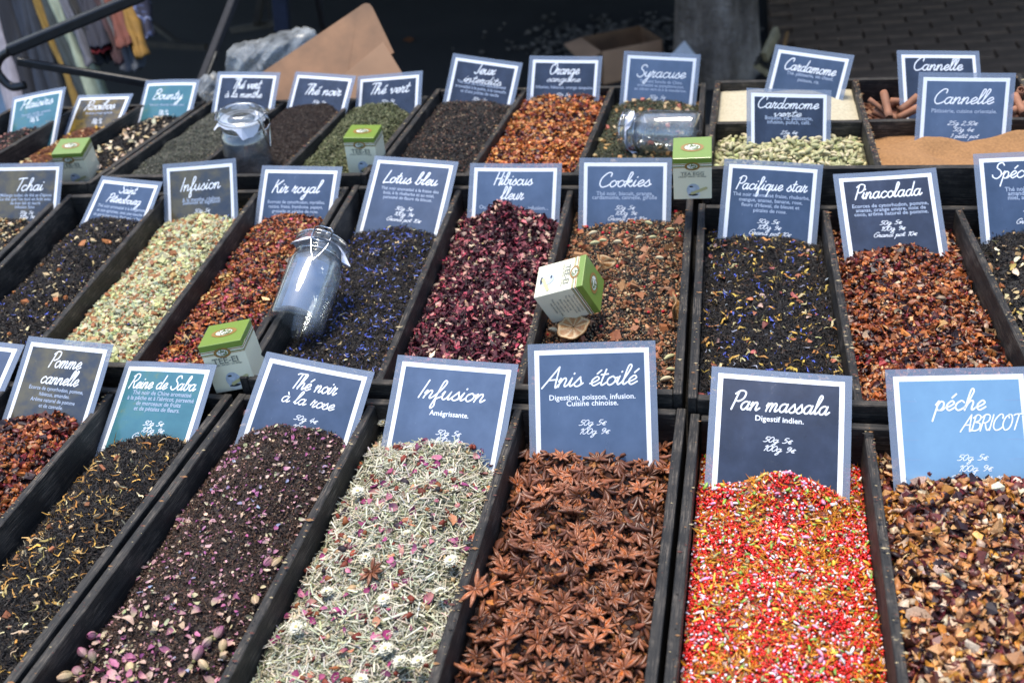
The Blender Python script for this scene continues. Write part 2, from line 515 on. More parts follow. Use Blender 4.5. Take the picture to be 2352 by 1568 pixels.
t_ = (1 + 5 ** .5) / 2
_iv = np.array([(-1, t_, 0), (1, t_, 0), (-1, -t_, 0), (1, -t_, 0), (0, -1, t_), (0, 1, t_), (0, -1, -t_), (0, 1, -t_), (t_, 0, -1), (t_, 0, 1), (-t_, 0, -1), (-t_, 0, 1)]) / math.sqrt(1 + t_ * t_)
_if = np.array([(0, 11, 5), (0, 5, 1), (0, 1, 7), (0, 7, 10), (0, 10, 11), (1, 5, 9), (5, 11, 4), (11, 10, 2), (10, 7, 6), (7, 1, 8), (3, 9, 4), (3, 4, 2), (3, 2, 6), (3, 6, 8), (3, 8, 9), (4, 9, 5), (2, 4, 11), (6, 2, 10), (8, 6, 7), (9, 8, 1)])
ICO = (_iv, _if)
build_ground()

BLACKM = mat_plain('black_painted_metal', (0.012, 0.013, 0.016), 0.35, 60, 0.3, 0.0003)
DARKW = mat_plain('dark_trestle_wood', (0.035, 0.027, 0.018), 0.7, 30, 0.4)
CANVAS = mat_plain('dark_canvas', (0.02, 0.02, 0.024), 0.9, 20, 0.2)

# unseen awning, added over the pitch behind to shade everything beyond the crates
aw = empty('added_shade_awning', (-1.5, 6.9, 0)); tag(aw, 'unseen canvas awning added to shade the ground behind the crates', 'awning')
b = box_bm(-6.5, 6.5, -3.3, 5.0, 2.35, 2.37); bm_obj('canopy', b, CANVAS, aw)
for sx in (-6.3, 6.3):
    for sy in (-3.2, 4.8):
        bm_obj('pole', box_bm(sx - .025, sx + .025, sy - .025, sy + .025, 0, 2.35), BLACKM, aw)
b = box_bm(-6.5, 6.5, 4.9, 4.92, 0.0, 2.33); bm_obj('rear_curtain', b, CANVAS, aw)

# tree trunk
def tree():
    base = at(1640, 172, Z=-RIM)
    m, n, l, p = new_mat('plane_tree_bark')
    nt = m.node_tree
    f1 = noise(nt, 9, 5, 0.7, mapscale=(1, 1, .45)); f2 = noise(nt, 45, 3, 0.7)
    l.new(ramp(nt, f1, [(0.3, (0.04, 0.030, 0.022)), (0.5, (0.17, 0.135, 0.11)), (0.7, (0.34, 0.29, 0.25))]), p.inputs['Base Color'])
    p.inputs['Roughness'].default_value = 0.85
    bump(nt, p, f2, 1.0, 0.025)
    t = empty('plane_tree', base); tag(t, 'grey mottled tree trunk rising from the pavement behind the crates', 'tree')
    segs, rows = 48, 30
    V = []
    for j in range(rows):
        z = -0.02 + j * 2.36 / (rows - 1)
        for i in range(segs):
            a = 2 * PI * i / segs
            R = 0.166 + 0.025 * math.exp(-z / 0.10) + 0.012 * math.sin(5 * a + 1.3 + z) + 0.010 * math.sin(9 * a - z * 2) + 0.006 * math.sin(14 * a + 5 * z)
            V.append((R * math.cos(a), R * math.sin(a), z))
    Q = [(j * segs + i, j * segs + (i + 1) % segs, (j + 1) * segs + (i + 1) % segs, (j + 1) * segs + i) for j in range(rows - 1) for i in range(segs)]
    mesh_np('trunk', V, [], m, smooth=True, parent=t, F4=Q)
tree()

# black rail frame at the left, pole beside it
def beam(name, p0, p1, w, h, mat, parent, bev=0.004):
    p0, p1 = Vector(p0), Vector(p1)
    d = p1 - p0; L = d.length
    o = bm_obj(name, box_bm(0, L, -w / 2, w / 2, -h / 2, h / 2, bev, seg=2), mat, parent)
    x = d.normalized(); z = Vector((0, 0, 1)); y = z.cross(x).normalized(); z = x.cross(y)
    M = Matrix((x, y, z)).transposed().to_4x4(); M.translation = p0
    o.matrix_world = M
    return o
rk = empty('metal_rail_frame', (0, 0, 0)); tag(rk, 'black metal rail frame with a curved hook beside the hanging clothes', 'rail frame')
a0 = at(18, 118, Y=2.25); a1 = at(330, -12, Y=2.42)
beam('rail', a0, a1, 0.026, 0.028, BLACKM, rk, 0.006)
beam('brace', at(40, 141, Y=2.27), at(372, 197, Y=2.33), 0.016, 0.020, BLACKM, rk, 0.004)
hk = [at(x, y, Y=2.25) for x, y in smooth_line([(22, 118), (2, 132), (-8, 158), (8, 185), (30, 200), (56, 196)], 6)]
tube_obj('hook', hk, 0.0105, BLACKM, rk, 10)
tube_obj('post', [at(372, 197, Y=2.33), Vector((-1.02 - .25, 2.36, 0.0))], 0.012, BLACKM, rk, 10)
pl = empty('folding_pole', (0, 0, 0)); tag(pl, 'thin dark pole standing left of the plastic bag', 'pole')
p0, p1 = at(545, -20, Y=2.75), at(463, 190, Y=2.50)
dd = (p1 - p0); pend = p0 + dd * ((p0.z) / (p0.z - p1.z))
beam('shaft', p0, p1 + dd * .25, 0.022, 0.022, mat_plain('matt_black_paint', (.012, .013, .018), .8, 60, .3), pl)
beam('worn_edge', p0 + dd * 0.66 + Vector((.011, -.009, 0)), p0 + dd * .98 + Vector((.011, -.009, 0)), 0.006, 0.004, mat_plain('chipped_paint', (.12, .115, .10), .8, 90, .9), pl, 0.001)

# far trestle frames in the shade
tr = empty('trestle_frame', (0, 0, 0)); tag(tr, 'thin wooden trestle frame in the dark behind the plastic bag', 'trestle')
for q0, q1, w in (((600, -5), (589, 56), .03), ((534, 70), (636, 53), .03), ((613, -5), (624, 78), .012)):
    beam('leg' if w < .03 or q0[0] == 600 else 'rail', at(*q0, Y=4.6), at(*q1, Y=4.4), w, w, DARKW, tr, .002)
tr = empty('trestle_frame', (0, 0, 0)); tag(tr, 'thin wooden trestle frame in the dark right of the hanging clothes', 'trestle')
beam('brace', at(351, 55, Y=4.7), at(417, 105, Y=4.5), .025, .025, DARKW, tr, .002)
beam('rail', at(338, 101, Y=4.5), at(474, 109, Y=4.5), .03, .03, DARKW, tr, .002)
tr = empty('table_leg', (0, 0, 0)); tag(tr, 'navy cloth-wrapped post standing behind the cardboard sheet', 'post')
beam('post', at(643, -12, Y=4.3), at(650, 78, Y=4.2), .065, .05, mat_plain('navy_cloth', (.006, .009, .025), .8), tr, .006)

# hanging clothes, each a folded garment seen edge on
def garment(name, label, cat, col, top, bot, depth=0.05, pat=None, Yt=2.95, Yb=2.62):
    m = mat_plain('cloth_' + name, tuple(v * .62 for v in col), 0.85, 35, 0.25, 0.002, mapscale=(1, 1, .3)) if pat is None else pat
    (xl, xr, yt), (xl2, xr2, yb) = top, bot
    N, K = 22, 15
    V = []
    ph = random.uniform(0, 6)
    for j in range(N + 1):
        t = j / N
        Yf = Yt + (Yb - Yt) * t
        L = at(xl + (xl2 - xl) * t, yt + (yb - yt) * t, Y=Yf); Rr = at(xr + (xr2 - xr) * t, yt + (yb - yt) * t, Y=Yf)
        ax = (Rr - L); w = ax.length
        for i in range(K):
            s = i / (K - 1)
            # U-shaped cross-section: back left -> front fold -> back right
            ang = PI * s
            px = 0.5 - 0.5 * math.cos(ang)
            dy = depth * (1 - math.sin(ang) ** .5) + 0.008 * math.sin(9 * s + 7 * t + ph)
            q = L + ax * px + Vector((0.02 * math.sin(4 * t + ph) * w, dy, 0.004 * math.sin(20 * s + ph)))
            V.append(tuple(q))
    Q = [(j * K + i, j * K + i + 1, (j + 1) * K + i + 1, (j + 1) * K + i) for j in range(N) for i in range(K - 1)]
    o = mesh_np(name, V, [], m, smooth=True, F4=Q)
    sm = o.modifiers.new('thickness', 'SOLIDIFY'); sm.thickness = 0.004
    tag(o, label, cat, 'clothes hanging on the rack behind the rail')
    return o
def mat_floral():
    m, n, l, p = new_mat('navy_floral_cloth')
    f1 = noise(m.node_tree, 55, 2, 0.5)
    l.new(ramp(m.node_tree, f1, [(0.52, (.008, .010, .03)), (0.6, (.05, .08, .2)), (0.7, (.25, .27, .35))]), p.inputs['Base Color'])
    p.inputs['Roughness'].default_value = .85
    return m
GD = [
 ('denim_garment', 'faded blue denim garment hanging at the far left behind the hook', (.11, .20, .33), (-90, -25, -20), (-30, 48, 290)),
 ('striped_garment', 'pale grey and pink striped garment at the left end of the rack', (.38, .36, .42), (-60, -22, -20), (8, 58, 270)),
 ('navy_garment', 'navy garment left of the slate blue ones', (.010, .014, .026), (-22, 18, -20), (62, 104, 300)),
 ('slate_garment', 'wide slate blue garment left of the mustard one', (.022, .034, .060), (18, 44, -20), (104, 136, 300)),
 ('slate_garment', 'slate blue garment touching the long mustard one', (.028, .040, .065), (44, 66, -20), (136, 168, 300)),
 ('mustard_garment', 'long mustard yellow garment left of the pale green one', (.28, .17, .028), (66, 80, -20), (172, 196, 265)),
 ('teal_garment', 'dark grey-teal garment between mustard and pale green', (.035, .055, .065), (80, 99, -20), (192, 216, 265)),
 ('green_garment', 'long pale green garment in the middle of the rack', (.40, .47, .36), (99, 126, -20), (212, 246, 255)),
 ('grey_garment', 'lilac grey garment on the right of the pale green one', (.10, .11, .15), (126, 145, -20), (196, 210, 152)),
 ('black_garment', 'black garment hanging behind the thick rail', (.006, .007, .010), (145, 172, -20), (216, 246, 150)),
 ('navy_garment', 'dark navy top with a red hem hanging behind the rail', (.010, .014, .035), (168, 200, -20), (204, 236, 112)),
 ('red_hem_garment', 'bright red cloth hem showing under the navy top', (.30, .012, .016), (182, 206, 40), (210, 238, 124)),
 ('maroon_garment', 'maroon garment left of the brick red one', (.045, .014, .022), (205, 232, -20), (262, 278, 150)),
 ('grey_garment', 'grey garment left of the brick red one, reaching lowest', (.095, .10, .115), (222, 246, -20), (270, 318, 164)),
 ('brick_garment', 'brick red garment right of the grey strip', (.17, .045, .030), (232, 252, -20), (268, 288, 112)),
 ('grey_garment', 'blue-grey garment left of the short mustard one', (.09, .105, .13), (250, 268, -20), (302, 318, 162)),
 ('mustard_garment', 'short mustard garment near the right end of the rack', (.30, .16, .022), (262, 280, -20), (311, 326, 136)),
]
for i, (nm, lb, colr, tp, bt) in enumerate(GD):
    garment(nm, lb, 'garment', colr, tp, bt, Yt=3.05 - .004 * i, Yb=2.80 - .004 * i)
garment('floral_garment', 'navy floral garment at the right end of the rack', 'garment', None, (280, 318, -20), (314, 338, 92), pat=mat_floral(), Yt=3.0, Yb=2.85)
rod = tube_obj('clothes_rack', [Vector((-3.4, 3.15, 1.45)), Vector((-1.3, 3.15, 1.45)), Vector((-1.3, 3.15, 0.02))], 0.014, BLACKM, None, 10)
tag(rod, 'dark tubular rack that carries the hanging clothes', 'clothes rack')

# cardboard sheet, folded open
KRAFT = mat_plain('brown_cardboard', (0.175, 0.088, 0.042), 0.7, 9, 0.38, 0.004)
KRAFT2 = mat_plain('pale_brown_cardboard', (0.23, 0.130, 0.072), 0.75, 7, 0.15, 0.0006)
def slab(name, pts, thick, mat, parent, rnd=0.0):
    bm = bmesh.new()
    vs = [bm.verts.new(p) for p in pts]
    fc = bm.faces.new(vs)
    nrm = fc.normal.copy() if fc.normal.length else Vector((0, 1, 0))
    bm.normal_update(); nrm = fc.normal.copy()
    if nrm.y < 0: nrm = -nrm
    rr = bmesh.ops.extrude_face_region(bm, geom=[fc])
    for v in rr['geom']:
        if isinstance(v, bmesh.types.BMVert): v.co += nrm * thick
    bmesh.ops.recalc_face_normals(bm, faces=bm.faces[:])
    return bm_obj(name, bm, mat, parent)
cb = empty('cardboard_box', (0, 0, 0)); tag(cb, 'large brown cardboard box leaning with its rounded corner pointing up', 'cardboard box')
def lean(x, y): return at(x, y, Y=2.42 - (y / 240.0) * 0.22)
corner = [lean(*q) for q in smooth_line([(822, 18), (836, 9), (849, 10), (858, 22)], 4)]
slab('panel', corner + [lean(905, 121), lean(800, 182), lean(782, 262), lean(460, 262)], 0.005, KRAFT, cb)
slab('flap', [lean(884, 92) + Vector((0, -.014, 0)), lean(928, 170) + Vector((0, -.006, 0)), lean(975, 262) + Vector((0, -.006, 0)), lean(690, 262) + Vector((0, -.014, 0)), lean(797, 164) + Vector((0, -.016, 0))], 0.005, KRAFT2, cb)

# small cardboard box near the trunk
sb = empty('cardboard_box', (0, 0, 0)); tag(sb, 'small brown cardboard box on the ground near the tree trunk', 'cardboard box')
pA, pB = at(1385, 196, Z=-RIM), at(1521, 168, Z=-RIM)
e1 = (pB - pA); e1.z = 0; e2 = Vector((-e1.y, e1.x, 0)).normalized() * 0.24
up_ = Vector((0, 0, 0.15))
KRAFT3 = mat_plain('faded_cardboard', (0.42, 0.24, 0.14), 0.75, 7, 0.15, 0.0006)
slab('side', [pA, pB, pB + up_, pA + up_], 0.005, KRAFT3, sb)
slab('side', [pB + e1.normalized() * .001, pB + e2, pB + e2 + up_, pB + up_], 0.005, KRAFT, sb)
slab('side', [pA, pA + e2, pA + e2 + up_, pA + up_], 0.005, KRAFT, sb)
slab('side', [pA + e2, pB + e2, pB + e2 + up_, pA + e2 + up_], 0.005, KRAFT, sb)
slab('flap', [pA + up_ + Vector((0, -.001, 0)), pA + up_ + Vector((-.08, -.05, -.03)), pA + e2 * .9 + up_ + Vector((-.09, 0, -.02)), pA + e2 + up_], 0.005, KRAFT3, sb)
slab('bottom', [pA + Vector((0, 0, .004)), pB + Vector((0, 0, .004)), pB + e2 + Vector((0, 0, .004)), pA + e2 + Vector((0, 0, .004))], 0.004, KRAFT, sb)
# folded white paper beside it, wooden fruit crate, leaf
PAPER = mat_plain('white_paper', (0.55, 0.56, 0.60), 0.7, 20, 0.08, 0.0004)
wp = slab('white_paper_box', [at(1540, 128, Y=4.35), at(1572, 94, Y=4.35), at(1602, 132, Y=4.35), at(1600, 190, Y=4.3), at(1540, 190, Y=4.3)], 0.03, PAPER, None)
tag(wp, 'white folded paper box poking up between sign and trunk', 'paper box')
PALEW = mat_plain('pale_crate_wood', (0.26, 0.21, 0.12), 0.7, 30, 0.3)
fc_ = empty('wooden_fruit_crate', (0, 0, 0)); tag(fc_, 'broken pale wooden fruit crate lying right of the trunk', 'fruit crate')
def ybm(nm, a, b_, w, h, mt): beam(nm, at(*a, Y=4.35), at(*b_, Y=4.25), w, h, mt, fc_, .002)
ybm('slat', (1785, 72), (1756, 132), .02, .055, PALEW)
ybm('slat', (1809, 74), (1786, 172), .012, .018, mat_plain('orange_crate_wood', (.18, .085, .02), .7))
ybm('slat', (1772, 88), (1734, 150), .012, .012, DARKW)
ybm('slat', (1735, 148), (1772, 172), .02, .028, PALEW)
ybm('slat', (1762, 130), (1792, 150), .10, .02, mat_plain('black_plastic', (.01, .01, .01), .5))
lf = slab('fallen_leaf', [at(925, 92, Z=-RIM + .01), at(940, 84, Z=-RIM + .012), at(951, 90, Z=-RIM + .01), at(941, 98, Z=-RIM + .008)], 0.001, mat_plain('orange_leaf', (.16, .05, .012), .7), None)
tag(lf, 'small orange fallen leaf on the dark ground right of the cardboard', 'leaf')

# clear plastic bag
def plastic():
    m, n, l, p = new_mat('crumpled_clear_plastic')
    nt = m.node_tree
    tr_ = n.new('ShaderNodeBsdfTransparent')
    p.inputs['Base Color'].default_value = (.60, .64, .66, 1); p.inputs['Roughness'].default_value = .22
    p.inputs['Specular IOR Level'].default_value = 0.8
    mx = n.new('ShaderNodeMixShader')
    f1 = noise(nt, 18, 3, .6)
    l.new(ramp(nt, f1, [(.35, (.10,) * 3), (.65, (.46,) * 3)]), mx.inputs[0])
    l.new(tr_.outputs[0], mx.inputs[1]); l.new(p.outputs[0], mx.inputs[2]); l.new(mx.outputs[0], n['Material Output'].inputs[0])
    def bag(name, outline, Yf, label, puff):
        cx = sum(q[0] for q in outline) / len(outline); cy = sum(q[1] for q in outline) / len(outline)
        out = smooth_line(outline + [outline[0]], 5)
        K = len(out) - 1; R = 12
        V, Q = [], []
        for side in (-1, 1):
            for j in range(R + 1):
                t = j / R
                for i in range(K):
                    x = cx + (out[i][0] - cx) * t; y = cy + (out[i][1] - cy) * t
                    dep = side * puff * math.sqrt(max(0, 1 - t * t)) + .010 * math.sin(x * .13 + y * .09 + side) * (1 - t) + .006 * math.sin(x * .31 - y * .27) * (1 - t)
                    q = at(x, y, Y=Yf); V.append((q.x, q.y + dep, q.z + .004 * math.sin(x * .4 + y * .3)))
        for s_ in (0, 1):
            o_ = s_ * (R + 1) * K
            for j in range(R):
                for i in range(K):
                    i2 = (i + 1) % K
                    Q.append((o_ + j * K + i, o_ + j * K + i2, o_ + (j + 1) * K + i2, o_ + (j + 1) * K + i))
        o = mesh_np(name, V, [], m, smooth=True, F4=Q)
        tag(o, label, 'plastic bag')
    bag('plastic_bag', [(524, 112), (540, 103), (585, 96), (640, 76), (700, 65), (728, 80), (716, 120), (640, 185), (585, 215), (528, 200), (520, 150)], 2.55, 'large crumpled clear plastic bag tucked behind the cardboard box', .07)
    bag('plastic_bag', [(462, 178), (490, 168), (512, 180), (520, 215), (490, 236), (470, 225), (452, 205)], 2.30, 'small end of clear plastic sheet bulging left of the green tea sign', .03)
plastic()

# ------------------------------------------------------------------ the stall table
tb = empty('stall_table', (0, 0, 0)); tag(tb, 'black market table carrying all the spice crates', 'table')
bm_obj('tabletop', box_bm(-1.75, 0.75, 0.42, 2.12, RIM - .115, RIM - .085, .003), WOOD, tb)
for sx in (-1.68, 0.68):
    for sy in (0.49, 2.05):
        bm_obj('leg', box_bm(sx - .03, sx + .03, sy - .03, sy + .03, 0, RIM - .115, .003), WOOD, tb)

# ------------------------------------------------------------------ crates
TW, DW = 0.011, 0.010
ZB = -0.083        # underside of crates, relative to the rim of the front row
def board(name, p0, p1, z0, z1, t, parent):
    """upright board along p0-p1 (x,y), local x along its length so that the grain follows it"""
    p0, p1 = Vector((*p0, 0)), Vector((*p1, 0))
    d = p1 - p0; L = d.length
    o = bm_obj(name, box_bm(0, L, -t / 2, t / 2, 0, z1 - z0, 0.0011), WOOD, parent)
    an = math.atan2(d.y, d.x) + random.uniform(-.002, .002)
    o.location = (p0.x, p0.y, RIM + z0 + random.uniform(-.0008, .0008)); o.rotation_euler = (0, 0, an)
    return o
def lerp(a, b, t): return (a[0] + (b[0] - a[0]) * t, a[1] + (b[1] - a[1]) * t)
TRAYS = {}
def crate(key, label, bl, br, tl, tr, rim, divs, names, cross=None):
    """bl.. outer corners front-left, front-right, back-left, back-right; divs: list of (front x frac, back x frac)"""
    o = empty('spice_crate'); tag(o, label, 'crate', 'black wooden crates of tea and spice')
    z0 = ZB
    h = TW / 2
    def inn(p, q, d):   # move p towards q by d
        v = Vector(q) - Vector(p); v.normalize(); return (p[0] + v.x * d, p[1] + v.y * d)
    # side boards run the whole depth, front and back boards sit between them
    L0, L1 = inn(bl, br, h), inn(tl, tr, h)
    R0, R1 = inn(br, bl, h), inn(tr, tl, h)
    board('side_board', L0, L1, z0, rim, TW, o); board('side_board', R0, R1, z0, rim, TW, o)
    f0, f1 = inn(bl, br, TW + .0004), inn(br, bl, TW + .0004)
    b0, b1 = inn(tl, tr, TW + .0004), inn(tr, tl, TW + .0004)
    board('end_board', (f0[0], f0[1] + h), (f1[0], f1[1] + h), z0, rim - .0015, TW, o)
    board('end_board', (b0[0], b0[1] - h), (b1[0], b1[1] - h), z0, rim - .0015, TW, o)
    fi0, fi1 = (f0[0], f0[1] + TW), (f1[0], f1[1] + TW)
    bi0, bi1 = (b0[0], b0[1] - TW), (b1[0], b1[1] - TW)
    bb = bmesh.new()
    vs = [bb.verts.new((p[0], p[1], RIM + zz)) for zz in (z0 + .001, z0 + .007) for p in (fi0, fi1, bi1, bi0)]
    for q in ((3, 2, 1, 0), (4, 5, 6, 7), (0, 1, 5, 4), (1, 2, 6, 5), (2, 3, 7, 6), (3, 0, 4, 7)): bb.faces.new([vs[i] for i in q])
    bm_obj('bottom_board', bb, WOOD, o)
    edges = [(fi0, bi0)]
    for (a, bfr) in divs:
        pf, pb = lerp(bl, br, a), lerp(tl, tr, bfr)
        pf = (pf[0], pf[1] + TW + .0004); pb = (pb[0], pb[1] - TW - .0004)
        board('divider', pf, pb, z0 + .008, rim - .003 + random.uniform(-.002, .002), DW, o)
        edges.append((pf, pb))
    edges.append((fi1, bi1))
    n = len(edges) - 1
    for i in range(n):
        (lf_, lb), (rf, rb) = edges[i], edges[i + 1]
        dl = DW / 2 if i > 0 else 0.0; dr = DW / 2 if i < n - 1 else 0.0
        q = ((lf_[0] + dl, lf_[1]), (rf[0] - dr, rf[1]), (lb[0] + dl, lb[1]), (rb[0] - dr, rb[1]))
        if cross:
            cy = cross
            ml, mr = lerp(q[0], q[2], cy), lerp(q[1], q[3], cy)
            board('divider', (ml[0] + .0004, ml[1]), (mr[0] - .0004, mr[1]), z0 + .008, rim - .006, DW, o)
            e = (DW / 2) / .4
            TRAYS[names[i][0]] = (q[0], q[1], lerp(q[0], q[2], cy - e), lerp(q[1], q[3], cy - e), rim)
            TRAYS[names[i][1]] = (lerp(q[0], q[2], cy + e), lerp(q[1], q[3], cy + e), q[2], q[3], rim)
        else:
            TRAYS[names[i]] = (*q, rim)
    return o
def fr(x0, x1, xs): return [(x - x0) / (x1 - x0) for x in xs]
def divs(bl, br, tl, tr, fx, bx): return list(zip(fr(bl[0], br[0], fx), fr(tl[0], tr[0], bx)))
CR_ = [
 ('front crate at the left edge with the apple cinnamon and black calendula teas', (-1.165, .45), (-.667, .45), (-1.140, 1.032), (-.640, 1.014), 0.0, (-.985, -.822), (-.978, -.816), ['FarL', 'Pomme', 'Reine'], None),
 ('front crate holding rose tea, lemongrass infusion and star anise', (-.661, .45), (-.062, .45), (-.633, 1.016), (-.055, 1.020), 0.0, (-.462, -.262), (-.446, -.258), ['Rose', 'InfF', 'Anis'], None),
 ('front crate holding the red candy seed mix and peach fruit tea', (-.056, .45), (.56, .45), (-.048, 1.012), (.54, 1.000), 0.0, (.150, .350), (.152, .345), ['Pan', 'Peche', 'EdgeF'], None),
 ('middle crate at the left edge holding the chai mix', (-1.56, 1.01), (-1.163, 1.01), (-1.62, 1.57), (-1.224, 1.575), .015, (-1.36,), (-1.42,), ['EdgeM', 'Tchai'], None),
 ('middle crate holding dark tea, pale herb mix and red fruit tea', (-1.158, 1.055), (-.640, 1.045), (-1.217, 1.585), (-.674, 1.612), .015, (-.973, -.805), (-1.022, -.843), ['StP', 'InfM', 'Kir'], None),
 ('middle crate holding blue flower tea, hibiscus and cookie tea', (-.634, 1.030), (-.060, 1.030), (-.667, 1.618), (-.071, 1.612), .015, (-.446, -.263), (-.473, -.277), ['Lotus', 'Hib', 'Cookies'], None),
 ('middle crate holding yellow flower tea and pineapple fruit tea', (-.053, 1.022), (.56, 1.022), (-.062, 1.542), (.53, 1.534), .015, (.143, .350), (.132, .326), ['Pacif', 'Pina', 'Spec'], None),
 ('back crate at the left edge holding three aromatic teas', (-1.66, 1.60), (-1.172, 1.60), (-1.60, 2.00), (-1.130, 2.012), .03, (-1.49, -1.335), (-1.445, -1.283), ['Plaisirs', 'Rooibos', 'Bounty'], None),
 ('back crate holding mint green tea, black tea and green tea', (-1.166, 1.630), (-.645, 1.630), (-1.124, 2.016), (-.630, 2.016), .03, (-.998, -.818), (-.953, -.795), ['menthe', 'noir', 'vert'], None),
 ('back crate holding black tea, orange fruit mix and citrus green tea', (-.639, 1.624), (-.062, 1.624), (-.625, 2.056), (-.068, 2.048), .03, (-.463, -.270), (-.435, -.254), ['Jeux', 'Orange', 'Syracuse'], None),
 ('raised back crate of four square trays with cardamom and cinnamon', (-.056, 1.580), (.50, 1.574), (-.050, 1.980), (.49, 1.972), .06, (.212,), (.205,), [('verte', 'Cardamome'), ('CannelleF', 'CannelleB')], .51),
]
for lb, bl, br, tl, tr_, rim, fx, bx, nm, cross in CR_:
    crate('', lb, bl, br, tl, tr_, rim, divs(bl, br, tl, tr_, fx, bx), nm, cross)

